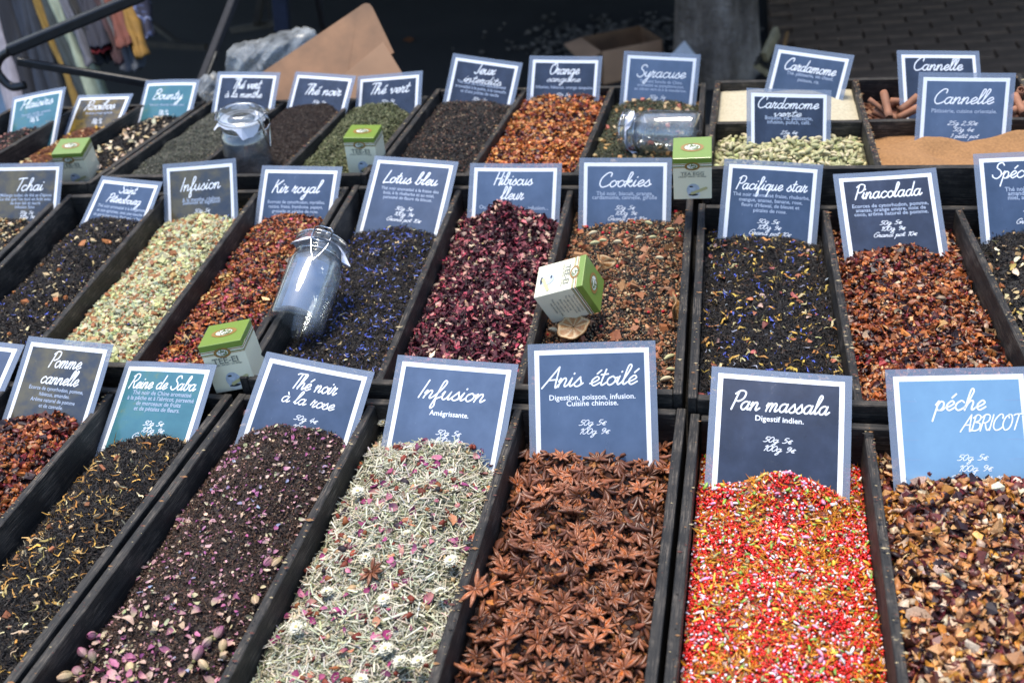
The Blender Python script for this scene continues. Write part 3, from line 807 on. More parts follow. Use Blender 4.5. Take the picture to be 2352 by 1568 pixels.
# ------------------------------------------------------------------ signs
# key: [top centre x,y,z (z from front rim), yaw, lean, roll, width], [title: text, u0,v0,u1,v1], [description block], [price block]
SG = {
'Plaisirs' : [[-1.5128, 1.9931, 0.068, -0.3039, 0.8167, -0.2765, 0.1526], [('Plaisirs', -0.0452, 0.0374, 0.0554, 0.036)], [0.0074, 0.0554, 0.0086, 0.0619, 0.0857], [0.0007, 0.0668, 0.0018, 0.0722, 0.0268]] ,
'Rooibos' : [[-1.3601, 2.0047, 0.0549, -0.2859, 0.9477, -0.1397, 0.1528], [('Rooibos', -0.0422, 0.0411, 0.0468, 0.0388)], [0.0086, 0.0516, 0.0086, 0.0516, 0.0747], [0.0035, 0.069, 0.0063, 0.0757, 0.0299]] ,
'Bounty' : [[-1.204, 2.0267, 0.075, -0.2945, 0.8058, -0.103, 0.1521], [('Bounty', -0.0417, 0.0453, 0.0484, 0.0477)], [0.0064, 0.0615, 0.0064, 0.0615, 0.0977], [-0.0013, 0.0761, -0.0013, 0.0761, 0.0294]] ,
'menthe' : [[-1.0249, 2.0293, 0.0871, -0.1355, 0.7177, -0.0142, 0.1524], [('Thé vert', -0.0323, 0.0385, 0.0408, 0.0377), ('à la menthe', -0.0478, 0.0576, 0.0463, 0.0576)], None, [-0.0058, 0.0746, -0.0046, 0.0813, 0.0319]] ,
'noir' : [[-0.8515, 2.0253, 0.0801, -0.2702, 0.7507, -0.0159, 0.1521], [('Thé noir', -0.0414, 0.0512, 0.0586, 0.0455)], None, [0.0014, 0.0671, 0.0057, 0.0821, 0.0391]] ,
'vert' : [[-0.7075, 2.0162, 0.0789, -0.1959, 0.6284, -0.1103, 0.1519], [('Thé vert', -0.0463, 0.0417, 0.0535, 0.0427)], None, [-0.0016, 0.061, -0.0012, 0.0683, 0.0363]] ,
'Jeux' : [[-0.5084, 2.062, 0.0884, -0.1139, 0.6432, 0.1195, 0.1535], [('Jeux', -0.0229, 0.0364, 0.0286, 0.0311), ('interdits', -0.0419, 0.0546, 0.0465, 0.0519)], [-0.0016, 0.0583, 0.0025, 0.0759, 0.1114], [0.0007, 0.089, 0.002, 0.0943, 0.0359]] ,
'Orange' : [[-0.3452, 2.05, 0.0922, -0.1042, 0.5135, 0.0079, 0.1514], [('Orange', -0.0324, 0.0365, 0.0352, 0.0354), ('sanguine', -0.036, 0.0513, 0.038, 0.0505)], [0.0024, 0.0648, 0.0024, 0.0648, 0.1173], [-0.0011, 0.0791, -0.0006, 0.086, 0.0343]] ,
'Syracuse' : [[-0.1529, 2.0417, 0.0956, -0.0325, 0.4453, 0.0687, 0.1506], [('Syracuse', -0.046, 0.0496, 0.0553, 0.0458)], [0.0064, 0.0584, 0.0079, 0.0734, 0.1022], [-0.0026, 0.0883, -0.0019, 0.0958, 0.0376]] ,
'Cardamome' : [[0.1298, 1.9645, 0.1173, -0.379, 0.4996, 0.0415, 0.1485], [('Cardamome', -0.0487, 0.0414, 0.0536, 0.0412)], [0.007, 0.0495, 0.0078, 0.059, 0.0881], None] ,
'verte' : [[0.078, 1.772, 0.1147, 0.4082, 0.5475, 0.1946, 0.1487], [('Cardomome', -0.059, 0.033, 0.0594, 0.0323), ('verte', -0.0282, 0.0468, 0.0282, 0.0453)], [0.0002, 0.0517, 0.0002, 0.0586, 0.085], [0.0002, 0.076, 0.0002, 0.0841, 0.034]] ,
'CannelleB' : [[0.341, 1.9541, 0.1123, 0.3395, 0.691, 0.1465, 0.152], [('Cannelle', -0.0491, 0.0366, 0.0482, 0.0366)], None, None] ,
'CannelleF' : [[0.3569, 1.7675, 0.1375, 0.0904, 0.4878, 0.0703, 0.1497], [('Cannelle', -0.05, 0.0507, 0.0502, 0.049)], [-0.0002, 0.0644, -0.0002, 0.0644, 0.1017], [-0.0001, 0.0839, -0.0027, 0.1043, 0.0448]] ,
'Tchai' : [[-1.2839, 1.5979, 0.0718, -0.0512, 0.7031, -0.0223, 0.1527], [('Tchai', -0.0235, 0.0528, 0.0435, 0.0517)], [0.005, 0.0634, 0.0003, 0.0855, 0.1105], [0.0083, 0.0961, 0.0054, 0.1027, 0.0336]] ,
'StP' : [[-1.0772, 1.5898, 0.0415, -0.2787, 0.9334, -0.028, 0.152], [('Saint', -0.0176, 0.0306, 0.0268, 0.0291), ('Pétersbourg', -0.0388, 0.0496, 0.0476, 0.0494)], [0.0083, 0.0613, 0.0059, 0.0792, 0.1303], [0.002, 0.0919, 0.0014, 0.099, 0.036]] ,
'InfM' : [[-0.9378, 1.5962, 0.0722, -0.1172, 0.5533, -0.1088, 0.1515], [('Infusion', -0.0421, 0.0514, 0.0469, 0.049)], [0.0022, 0.0696, 0.002, 0.075, 0.079], [-0.0003, 0.0903, 0.0019, 0.1044, 0.0503]] ,
'Kir' : [[-0.7534, 1.6084, 0.057, -0.0796, 0.7517, -0.0187, 0.154], [('Kir royal', -0.0509, 0.0506, 0.0462, 0.0493)], [-0.0009, 0.0695, 0.0026, 0.0946, 0.1098], [-0.0028, 0.1042, -0.0034, 0.112, 0.0468]] ,
'Lotus' : [[-0.5484, 1.6299, 0.0585, -0.1058, 0.8837, 0.0383, 0.1584], [('Lotus bleu', -0.0514, 0.0503, 0.0557, 0.0475)], [0.0053, 0.0622, 0.0028, 0.0788, 0.1075], [0.0012, 0.0986, -0.0003, 0.119, 0.0576]] ,
'Hib' : [[-0.368, 1.6098, 0.0563, 0.0374, 0.6639, 0.0339, 0.1577], [('Hibiscus', -0.0365, 0.0369, 0.0344, 0.0367), ('fleur', -0.0243, 0.0614, 0.0205, 0.0618)], [0.0002, 0.0785, 0.0002, 0.0785, 0.1248], [0.0009, 0.0922, 0.0017, 0.107, 0.0446]] ,
'Cookies' : [[-0.1834, 1.6105, 0.0643, 0.1116, 0.5494, 0.0548, 0.1517], [('Cookies', -0.0445, 0.0493, 0.0483, 0.0455)], [-0.0008, 0.0616, -0.0007, 0.068, 0.1127], [-0.0004, 0.0848, -0.0001, 0.1016, 0.0514]] ,
'Pacif' : [[0.0517, 1.5497, 0.0823, 0.0823, 0.6205, 0.1073, 0.1497], [('Pacifique star', -0.0538, 0.0466, 0.0605, 0.0439)], [0.0014, 0.0561, 0.0007, 0.0798, 0.1166], [-0.0005, 0.0968, -0.0017, 0.1138, 0.0485]] ,
'Pina' : [[0.2151, 1.5514, 0.0629, 0.2006, 0.8747, 0.041, 0.153], [('Pinacolada', -0.0491, 0.0445, 0.0555, 0.0419)], [0.0036, 0.0582, 0.0019, 0.0717, 0.1122], [-0.0002, 0.0871, -0.0028, 0.1067, 0.0434]] ,
'Spec' : [[0.4107, 1.5562, 0.091, 0.2744, 0.672, 0.0911, 0.1507], [('Spéculoos', -0.0515, 0.0389, 0.0522, 0.0386)], [0.0054, 0.0586, -0.0072, 0.0712, 0.1283], [0.0079, 0.0893, 0.0026, 0.1066, 0.0448]] ,
'FarL' : [[-1.0478, 1.0693, 0.0363, 0.0651, 1.0928, 0.1033, 0.1548], [], None, None] ,
'Pomme' : [[-0.8806, 1.0526, 0.0508, -0.2584, 0.8889, -0.0969, 0.1517], [('Pomme', -0.025, 0.0401, 0.0362, 0.0388), ('cannelle', -0.0312, 0.0633, 0.04, 0.0619)], [0.0025, 0.072, 0.0005, 0.0958, 0.0957], [0.0017, 0.1101, 0.0026, 0.1238, 0.0416]] ,
'Reine' : [[-0.729, 1.0334, 0.0333, -0.3215, 0.981, -0.1902, 0.1506], [('Reine de Saba', -0.056, 0.0391, 0.0682, 0.0378)], [0.006, 0.0471, 0.0037, 0.069, 0.1094], [0.0042, 0.0888, 0.0057, 0.1071, 0.0559]] ,
'Rose' : [[-0.5176, 1.035, 0.0411, -0.0407, 0.9032, 0.1312, 0.1555], [('Thé noir', -0.0289, 0.0415, 0.0395, 0.0382), ('à la rose', -0.0362, 0.061, 0.0429, 0.0582)], None, [0.0046, 0.0795, 0.0051, 0.0919, 0.0434]] ,
'InfF' : [[-0.3373, 1.0442, 0.0435, -0.1866, 0.8957, -0.0697, 0.1617], [('Infusion', -0.0441, 0.0526, 0.0513, 0.0514)], [0.0035, 0.0729, 0.0035, 0.0729, 0.0556], [0.0023, 0.0967, 0.0072, 0.1158, 0.0503]] ,
'Anis' : [[-0.1694, 1.0481, 0.0728, 0.077, 0.686, -0.0158, 0.1539], [('Anis étoilé', -0.0599, 0.0538, 0.0596, 0.0508)], [-0.0001, 0.0687, -0.0003, 0.076, 0.1057], [-0.0009, 0.0994, -0.0012, 0.1097, 0.0374]] ,
'Pan' : [[0.054, 1.0381, 0.0464, 0.11, 0.9223, 0.1165, 0.1594], [('Pan massala', -0.0557, 0.0518, 0.0593, 0.0485)], [0.0001, 0.0624, 0.0001, 0.0624, 0.059], [-0.0013, 0.0867, -0.0019, 0.097, 0.0368]] ,
'Peche' : [[0.2428, 1.0306, 0.0624, 0.1695, 0.7575, 0.0418, 0.1574], [('péche', -0.0288, 0.0469, 0.0318, 0.0473), ('ABRICOT', -0.0018, 0.0703, 0.0731, 0.0694)], None, [0.0052, 0.1024, 0.0089, 0.1228, 0.0621]] ,
}
DESC = {
 'Plaisirs': ["Th\u00e9 noir, vanille, caramel,", "fruits et fleurs"], 'Rooibos': ["Rooibos, orange, agrumes"], 'Bounty': ["Th\u00e9 noir, chocolat, noix de coco"],
 'Jeux': ["Th\u00e9 noir de Chine d\u00e9licatement", "aromatis\u00e9 \u00e0 la poire, \u00e0 la cannelle", "et d'une pointe de vanille"],
 'Orange': ["Infusion, hibiscus, orange sanguine"], 'Syracuse': ["Th\u00e9 vert Sencha de Chine,", "aromatis\u00e9 au pamplemousse,", "au citron vert et \u00e0 la mandarine."],
 'Cardamome': ["Th\u00e9, p\u00e2tisserie, vin chaud,", "poisson, riz."], 'verte': ["Boisson, riz, p\u00e2tisserie,", "infusion, punch, caf\u00e9."],
 'CannelleF': ["P\u00e2tisserie, cuisine orientale."],
 'Tchai': ["M\u00e9lange indien de th\u00e9 et d'\u00e9pices", "Le th\u00e9 que l'on boit en Inde avec", "du bon lait et sucr\u00e9", "infusion 5mn"],
 'StP': ["Th\u00e9 noir aromatis\u00e9 \u00e0 la bergamote", "et aux agrumes, avec une touche", "de pamplemousse. Parfum\u00e9 et frais."],
 'InfM': ["A la menthe, r\u00e9glisse.", "Sommeil et digestion"],
 'Kir': ["Ecorces de cynorhodon, myrtilles,", "raisins, fraise, framboise, papaye,", "groseille et p\u00e9tales de rose.", "Succulent chaud et froid."],
 'Lotus': ["Th\u00e9 noir aromatis\u00e9 \u00e0 la fraise des", "bois, \u00e0 la rhubarbe et au miel,", "parsem\u00e9 de fleurs de bleuet."],
 'Hib': ["Ou Carcad\u00e9, boisson, infusion..."], 'Cookies': ["Th\u00e9 noir, biscuit, orange,", "cardamome, cannelle, girofle"],
 'Pacif': ["Th\u00e9 noir aromatis\u00e9 fraise, rhubarbe,", "mangue, ananas, banane, rose,", "fleurs d'Hawa\u00ef, de bleuet et", "p\u00e9tales de rose."],
 'Pina': ["Ecorces de cynorhodon, pomme,", "ananas, orange am\u00e8re, noix de", "coco, ar\u00f4me naturel de pomme."],
 'Spec': ["Th\u00e9 noir au go\u00fbt de", "amande, \u00e9pices et", "miel, avec \u00e9corces"],
 'Pomme': ["Ecorce de cynorhodon, pomme,", "hibiscus, amandes.", "Ar\u00f4me naturel de pomme", "et de cannelle."],
 'Reine': ["Th\u00e9 noir de Chine aromatis\u00e9", "\u00e0 la p\u00eache et \u00e0 l'abricot, parsem\u00e9", "de morceaux de fruits", "et de p\u00e9tales de fleurs."],
 'InfF': ["Am\u00e9grissante."], 'Anis': ["Digestion, poisson, infusion.", "Cuisine chinoise."], 'Pan': ["Digestif indien."],
}
P2 = ["50g 5\u20ac", "100g 9\u20ac"]; P3 = P2 + ["Grand pot 10\u20ac"]
PRICE = {'verte': ["25g 4\u20ac", "50g 7\u20ac"], 'CannelleF': ["25g 2,50\u20ac", "50g 4\u20ac", "1 petit pot"], 'Rose': ["50g 4\u20ac", "100g 7\u20ac"]}
for k_ in ('Peche', 'Spec', 'Pina', 'Pacif', 'Cookies', 'Lotus', 'Reine', 'InfF', 'InfM', 'noir'): PRICE.setdefault(k_, P3)
TW_ = {}
SLAB = {'Plaisirs': TEAL_REFL, 'Rooibos': GOLD_REFL, 'Bounty': TEAL_REFL, 'menthe': DARK, 'noir': DARK, 'vert': DARK, 'Jeux': DARK, 'Orange': DARK, 'Syracuse': LSLATE_SHEEN, 'Cardamome': SLATE_SHEEN, 'verte': DARK, 'CannelleB': DARK,
        'CannelleF': LSLATE_SHEEN, 'Tchai': OLIVE_REFL, 'StP': SLATE_SHEEN, 'InfM': OLIVE_REFL, 'Kir': SLATE_SHEEN, 'Lotus': SLATE_SHEEN, 'Hib': LSLATE_SHEEN, 'Cookies': LSLATE_SHEEN, 'Pacif': SLATE_SHEEN, 'Pina': DARK, 'Spec': SLATE_SHEEN, 'FarL': SLATE_SHEEN, 'Pomme': OLIVE_REFL,
        'Reine': TEAL_REFL, 'Rose': SLATE_SHEEN, 'InfF': LSLATE_SHEEN, 'Anis': LSLATE_SHEEN, 'Pan': DARK, 'Peche': LIGHTBLUE}
SLBL = {
 'Plaisirs': 'Plaisirs sign with painted teal and gold reflections at the left end of the back row', 'Rooibos': 'Rooibos sign with painted gold reflections in the back row', 'Bounty': 'Bounty sign with painted teal reflections in the back row left of the plastic bag',
 'menthe': 'dark sign reading Th\u00e9 vert \u00e0 la menthe behind the standing jar', 'noir': 'dark sign reading Th\u00e9 noir stuck in the brown tea of the back row', 'vert': 'dark sign reading Th\u00e9 vert behind the green tea',
 'Jeux': 'tilted dark sign reading Jeux interdits in the back row', 'Orange': 'dark sign reading Orange sanguine behind the orange fruit mix', 'Syracuse': 'slate blue sign reading Syracuse behind the lying jar',
 'Cardamome': 'tilted sign reading Cardamome behind the white powder', 'verte': 'dark sign reading Cardomome verte stuck in the cardamom pods', 'CannelleB': 'dark sign reading Cannelle standing among the cinnamon sticks',
 'CannelleF': 'slate blue sign reading Cannelle, dusted brown, stuck in the cinnamon powder', 'Tchai': 'sign reading Tchai at the left end of the middle row', 'StP': 'tilted sign reading Saint P\u00e9tersbourg in the middle row',
 'InfM': 'sign reading Infusion with painted olive reflections in the middle row', 'Kir': 'slate blue sign reading Kir royal behind the red fruit tea', 'Lotus': 'tilted slate blue sign reading Lotus bleu', 'Hib': 'slate blue sign reading Hibiscus fleur behind the hibiscus peak',
 'Cookies': 'slate blue sign reading Cookies beside the upright tea egg box', 'Pacif': 'slate blue sign reading Pacifique star', 'Pina': 'dark sign reading Pinacolada leaning far back', 'Spec': 'sign cut by the right edge of the photo, reading Sp\u00e9c',
 'FarL': 'sign corner without visible lettering at the left edge of the front row', 'Pomme': 'sign reading Pomme cannelle with painted olive reflections in the front row', 'Reine': 'sign reading Reine de Saba with painted teal reflections in the front row', 'Rose': 'slate blue sign reading Th\u00e9 noir \u00e0 la rose',
 'InfF': 'slate blue sign reading Infusion above the lemongrass mix', 'Anis': 'slate blue sign reading Anis \u00e9toil\u00e9 above the star anise', 'Pan': 'dark sign reading Pan massala above the red candy seeds', 'Peche': 'pale blue sign reading p\u00e9che ABRICOT at the right end of the front row',
}
def sheet_bm(x0, x1, y0, y1, z0, z1, nx=12, nz=8, bm=None):
    b = bm or bmesh.new()
    def vert(i, k, y): return b.verts.new((x0 + (x1 - x0) * i / nx, y, z0 + (z1 - z0) * k / nz))
    A = [[vert(i, k, y0) for k in range(nz + 1)] for i in range(nx + 1)]
    B = [[vert(i, k, y1) for k in range(nz + 1)] for i in range(nx + 1)]
    for i in range(nx):
        for k in range(nz):
            b.faces.new((A[i][k], A[i + 1][k], A[i + 1][k + 1], A[i][k + 1]))
            b.faces.new((B[i][k], B[i][k + 1], B[i + 1][k + 1], B[i + 1][k]))
    for i in range(nx):
        b.faces.new((A[i][0], B[i][0], B[i + 1][0], A[i + 1][0])); b.faces.new((A[i][nz], A[i + 1][nz], B[i + 1][nz], B[i][nz]))
    for k in range(nz):
        b.faces.new((A[0][k], A[0][k + 1], B[0][k + 1], B[0][k])); b.faces.new((A[nx][k], B[nx][k], B[nx][k + 1], A[nx][k + 1]))
    return b
def sign_rot(psi, th, rho):
    return Matrix.Rotation(psi, 3, 'Z') @ Matrix.Rotation(-th, 3, 'X') @ Matrix.Rotation(rho, 3, 'Y')
SIGNM = {}
def make_sign(key):
    (mx, my, mz, psi, th, rho, w), titles, desc, price = SG[key]
    R = sign_rot(psi, th, rho)
    o = empty('price_sign', (mx, my, mz + RIM), R)
    tag(o, SLBL[key], 'sign', 'laminated name signs stuck in the trays')
    SIGNM[key] = o.matrix_world.copy()
    H = 0.150 if key in ('verte', 'CannelleF', 'CannelleB', 'Cardamome') else 0.165
    hw = w / 2; mg = 0.0078; bd = 0.0062
    # film margin: a ring round the card
    bm = bmesh.new()
    for (x0, x1, z0, z1) in ((-hw, hw, -mg, 0), (-hw, hw, -H, -H + mg), (-hw, -hw + mg, -H + mg, -mg), (hw - mg, hw, -H + mg, -mg)):
        sheet_bm(x0, x1, -.0003, .0003, z0, z1, 12 if x1 - x0 > .05 else 1, 8 if z1 - z0 > .05 else 1, bm=bm)
    bm_obj('film', bm, FILM, o)
    bm_obj('card', sheet_bm(-hw + mg + .0002, hw - mg - .0002, -.0004, .0004, -H + mg + .0002, -mg - .0002), WHITE, o)
    iw = hw - mg - bd
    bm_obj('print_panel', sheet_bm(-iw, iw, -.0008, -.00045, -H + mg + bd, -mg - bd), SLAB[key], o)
    if key in ('Reine', 'Peche'):
        V, F = [], []
        for k in range(4 if key == 'Reine' else 5):
            z = -.036 - k * .0215
            ribbon([[(-iw + .001, z), (iw - .001, z - .001)]], .0003, V, F, y=-.0009)
        mesh_np('ruled_line', V, F, REDINK, parent=o)
    # title
    V, F = [], []
    for (t, u0, v0, u1, v1) in titles:
        S, adv = hand_strokes(t)
        u0, u1 = max(u0, -iw + .004), min(u1, iw - (.003 if key != 'Peche' else .001))
        sx = (u1 - u0) / (adv + .6)
        sc = sx
        xh = sc
        lim = 0.0105
        k_i = [q[0] for q in titles].index(t)
        lim = min(lim, (v0 - mg - bd + .0005) / 2.25 if k_i == 0 else (v0 - titles[0][2]) / 2.5)
        yy = 1.0
        if xh > lim: yy = lim / xh
        tl = math.atan2(-(v1 - v0), (u1 - u0)) * .5
        S = [[(a, b * yy) for a, b in s] for s in S]
        vm = (v0 + v1) / 2
        um = (u0 + u1) / 2
        halfw = (u1 - u0) / 2
        ribbon(S, max(.0011, min(.0019, sc * yy * .19)), V, F, sc, um - halfw * math.cos(tl), -vm - math.sin(tl) * halfw, -.0011, tl)
    if V: mesh_np('title', V, F, INK, parent=o)
    if desc and key in DESC:
        ua, va, ub, vb, wd = desc
        L, s = print_block(DESC[key], min(wd, 2 * iw - .006))
        s = min(s, .0092)
        VV, TT, base = [], [], 0
        n = len(L)
        for i, (v, t) in enumerate(L):
            tt = i / (n - 1) if n > 1 else 0
            vv_ = va + (vb - va) * tt if n > 1 else va
            # keep line spacing plausible
            cx = (v[:, 0].max() + v[:, 0].min()) / 2
            P = np.zeros((len(v), 3)); P[:, 0] = (v[:, 0] - cx) * s + ua * .5; P[:, 1] = -.0011; P[:, 2] = -vv_ + v[:, 1] * s
            VV.append(P); TT.append(t + base); base += len(v)
        mesh_np('description', np.concatenate(VV), np.concatenate(TT), INK if key in ('Anis', 'Pan', 'InfF') else INKSOFT, parent=o)
    if price:
        ua, va, ub, vb, wd = price
        lines = PRICE.get(key, P2)
        V, F = [], []
        n = len(lines)
        sc_ = min(wd / 6.7, .0056)
        gap = max((vb - va) / max(1, n - 1), sc_ * 1.6)
        if key == 'Peche': gap = .0118
        for i, t in enumerate(lines):
            S, adv = hand_strokes(t, .35)
            sc = min(wd / 6.7, .0056) if key != 'Peche' else .0056
            S = [[(a_, b_ * .64) for a_, b_ in q_] for q_ in S]
            if t.startswith('Grand') or t.startswith('1 p'): sc *= .95
            ribbon(S, .00075, V, F, sc, (ua + ub) / 2 - adv * sc / 2 + (0.002 * i), -(va + gap * i), -.0011)
        mesh_np('prices', V, F, INK, parent=o)
    # a laminated card is never quite flat
    g = random.Random(key)
    ka, kb, kc = g.uniform(-.55, .55), g.uniform(-.25, .35), g.uniform(-.35, .35)
    for ch in o.children:
        me = ch.data
        co = np.empty(len(me.vertices) * 3, np.float32); me.vertices.foreach_get('co', co); co = co.reshape(-1, 3)
        co[:, 1] += ka * co[:, 0] ** 2 + kb * (co[:, 2] + H / 2) ** 2 + kc * co[:, 0] * (co[:, 2] + H / 2)
        me.vertices.foreach_set('co', co.ravel()); me.update()
        if ch.name.split('.')[0] in ('card', 'print_panel', 'film'): me.polygons.foreach_set('use_smooth', np.zeros(len(me.polygons), bool))
    return o
for k_ in SG: make_sign(k_)
# ------------------------------------------------------------------ heaps
def cosnoise(x, y, n=14, lmin=.02, lmax=.09, seed=0):
    g = np.random.default_rng(seed)
    out = np.zeros_like(x)
    for _ in range(n):
        L = g.uniform(lmin, lmax); a = g.uniform(0, 2 * PI); ph = g.uniform(0, 2 * PI)
        out += np.cos((x * math.cos(a) + y * math.sin(a)) * 2 * PI / L + ph) * (L / lmax)
    return out / n ** .5

class Heap:
    def __init__(s, key, front=-.030, cl=-.02, cr=-.02, cm=.008, back=-.035, rough=.0022, edge=.008, peaks=(), seed=1, power=1.0):
        s.key = key
        s.q = TRAYS[key][:4]; s.rim = TRAYS[key][4]
        dz = {'Rose': .002, 'Pan': .004, 'Reine': .005, 'InfF': .006, 'Pacif': .003, 'Hib': .006}.get(key, .010 if s.rim < .02 else .004)
        cl -= dz; cr -= dz; back -= dz * .5; front += .003
        s.front, s.cl, s.cr, s.cm, s.back, s.rough, s.edge, s.peaks, s.seed, s.power = front, cl, cr, cm, back, rough, edge, peaks, seed, power
        M = SIGNM.get(key)
        zc = RIM + s.rim + (cl + cr) / 2
        if M is not None:
            v = M.to_3x3() @ Vector((0, 0, 1)); p = M.translation
            s.ys = (p - v * ((p.z - zc) / v.z)).y
            s.slope = v.y / v.z
        else:
            s.ys = s.q[2][1] - .03; s.slope = .5
        s.Dn = s.q
    def xy(s, a, t):
        bl, br, tl, tr = s.q
        x0 = bl[0] + (tl[0] - bl[0]) * t; x1 = br[0] + (tr[0] - br[0]) * t
        y0 = bl[1] + (tl[1] - bl[1]) * t; y1 = br[1] + (tr[1] - br[1]) * t
        return x0 + (x1 - x0) * a, y0 + (y1 - y0) * a
    def h(s, a, t):
        x, y = s.xy(a, t)
        yf = s.q[0][1]
        ts = (s.ys - yf) / (s.q[2][1] - yf)
        k = np.clip(t / ts, 0, 1)
        crest = s.cl + (s.cr - s.cl) * a + s.cm * np.sin(PI * a)
        e = (np.abs(2 * a - 1)) ** 3
        z = s.front + (crest - s.front) * (1 - (1 - k) ** 1.6) ** s.power
        z = z - s.edge * e * .9
        for (pa, pt, amp, ra, rt) in s.peaks:
            z = z + amp * np.exp(-((a - pa) / ra) ** 2 - ((t - pt) / rt) ** 2)
        b = np.clip((t - ts) / .05, 0, 1); b = b * b * (3 - 2 * b)
        z = z * (1 - b) + (s.back - .004 * e) * b
        z = z + s.rough * 1.25 * cosnoise(x, y, seed=s.seed)
        # angle-of-repose bevel at the walls
        return np.maximum(z, ZB - s.rim + .012) + s.rim + RIM
    def surface(s, col, na=40, nt=90, jit=.0012):
        A, T = np.meshgrid(np.linspace(0.003, .997, na), np.linspace(0.003, .997, nt))
        x, y = s.xy(A, T)
        g = np.random.default_rng(s.seed + 50)
        z = s.h(A, T) - .0015 + g.normal(0, jit, A.shape)
        V = np.stack([x, y, z], -1).reshape(-1, 3)
        i = np.arange(na - 1)[None] + (np.arange(nt - 1) * na)[:, None]
        i = i.ravel()
        F = np.concatenate([np.stack([i, i + 1, i + na + 1], -1), np.stack([i, i + na + 1, i + na], -1)])
        C_ = np.array(col)[None] * g.uniform(.5, 1.3, (len(V), 1))
        return V, F, C_

# piece templates: verts (nv,3) unit size, faces, smooth
def grid_t(nx, ny):
    xs = np.linspace(-.5, .5, nx); ys = np.linspace(-.5, .5, ny)
    V = np.array([(x, y, 0) for x in xs for y in ys], float)
    F = []
    for i in range(nx - 1):
        for j in range(ny - 1):
            a = i * ny + j
            F += [(a, a + ny, a + ny + 1), (a, a + ny + 1, a + 1)]
    return V, np.array(F)
_cv = np.array([(x, y, z) for x in (-.5, .5) for y in (-.5, .5) for z in (-.5, .5)], float)
_cf = np.array([(0, 1, 3), (0, 3, 2), (4, 6, 7), (4, 7, 5), (0, 4, 5), (0, 5, 1), (2, 3, 7), (2, 7, 6), (0, 2, 6), (0, 6, 4), (1, 5, 7), (1, 7, 3)])
_ov = np.array([(-.5, 0, 0), (.5, 0, 0), (0, -.5, 0), (0, .5, 0), (0, 0, -.5), (0, 0, .5)], float)
_of = np.array([(0, 4, 2), (0, 2, 5), (0, 5, 3), (0, 3, 4), (1, 2, 4), (1, 5, 2), (1, 3, 5), (1, 4, 3)])
def prism_t(n=4, k=4, tw=.0):
    V = []
    for i in range(k):
        t = i / (k - 1); w = math.sin(PI * (t * .84 + .08)) ** .7
        for j in range(n):
            a = 2 * PI * j / n + .6
            V.append((t - .5, .5 * w * math.cos(a), .5 * w * math.sin(a)))
    F = []
    for i in range(k - 1):
        for j in range(n):
            a, b = i * n + j, i * n + (j + 1) % n
            F += [(a, b, b + n), (a, b + n, a + n)]
    for j in range(1, n - 1): F += [(0, j + 1, j), ((k - 1) * n, (k - 1) * n + j, (k - 1) * n + j + 1)]
    return np.array(V), np.array(F)
TPL = {'sliver': (*grid_t(3, 2), False), 'curl': (*grid_t(6, 2), False), 'petal': (*grid_t(4, 3), True), 'chunk': (_cv, _cf, False), 'crumb': (_ov, _of, False),
       'rock': (_iv * .5, _if, True), 'bead': (_iv * .5, _if, True), 'seed': (*prism_t(5, 5), True), 'stick': (*prism_t(4, 2), False)}

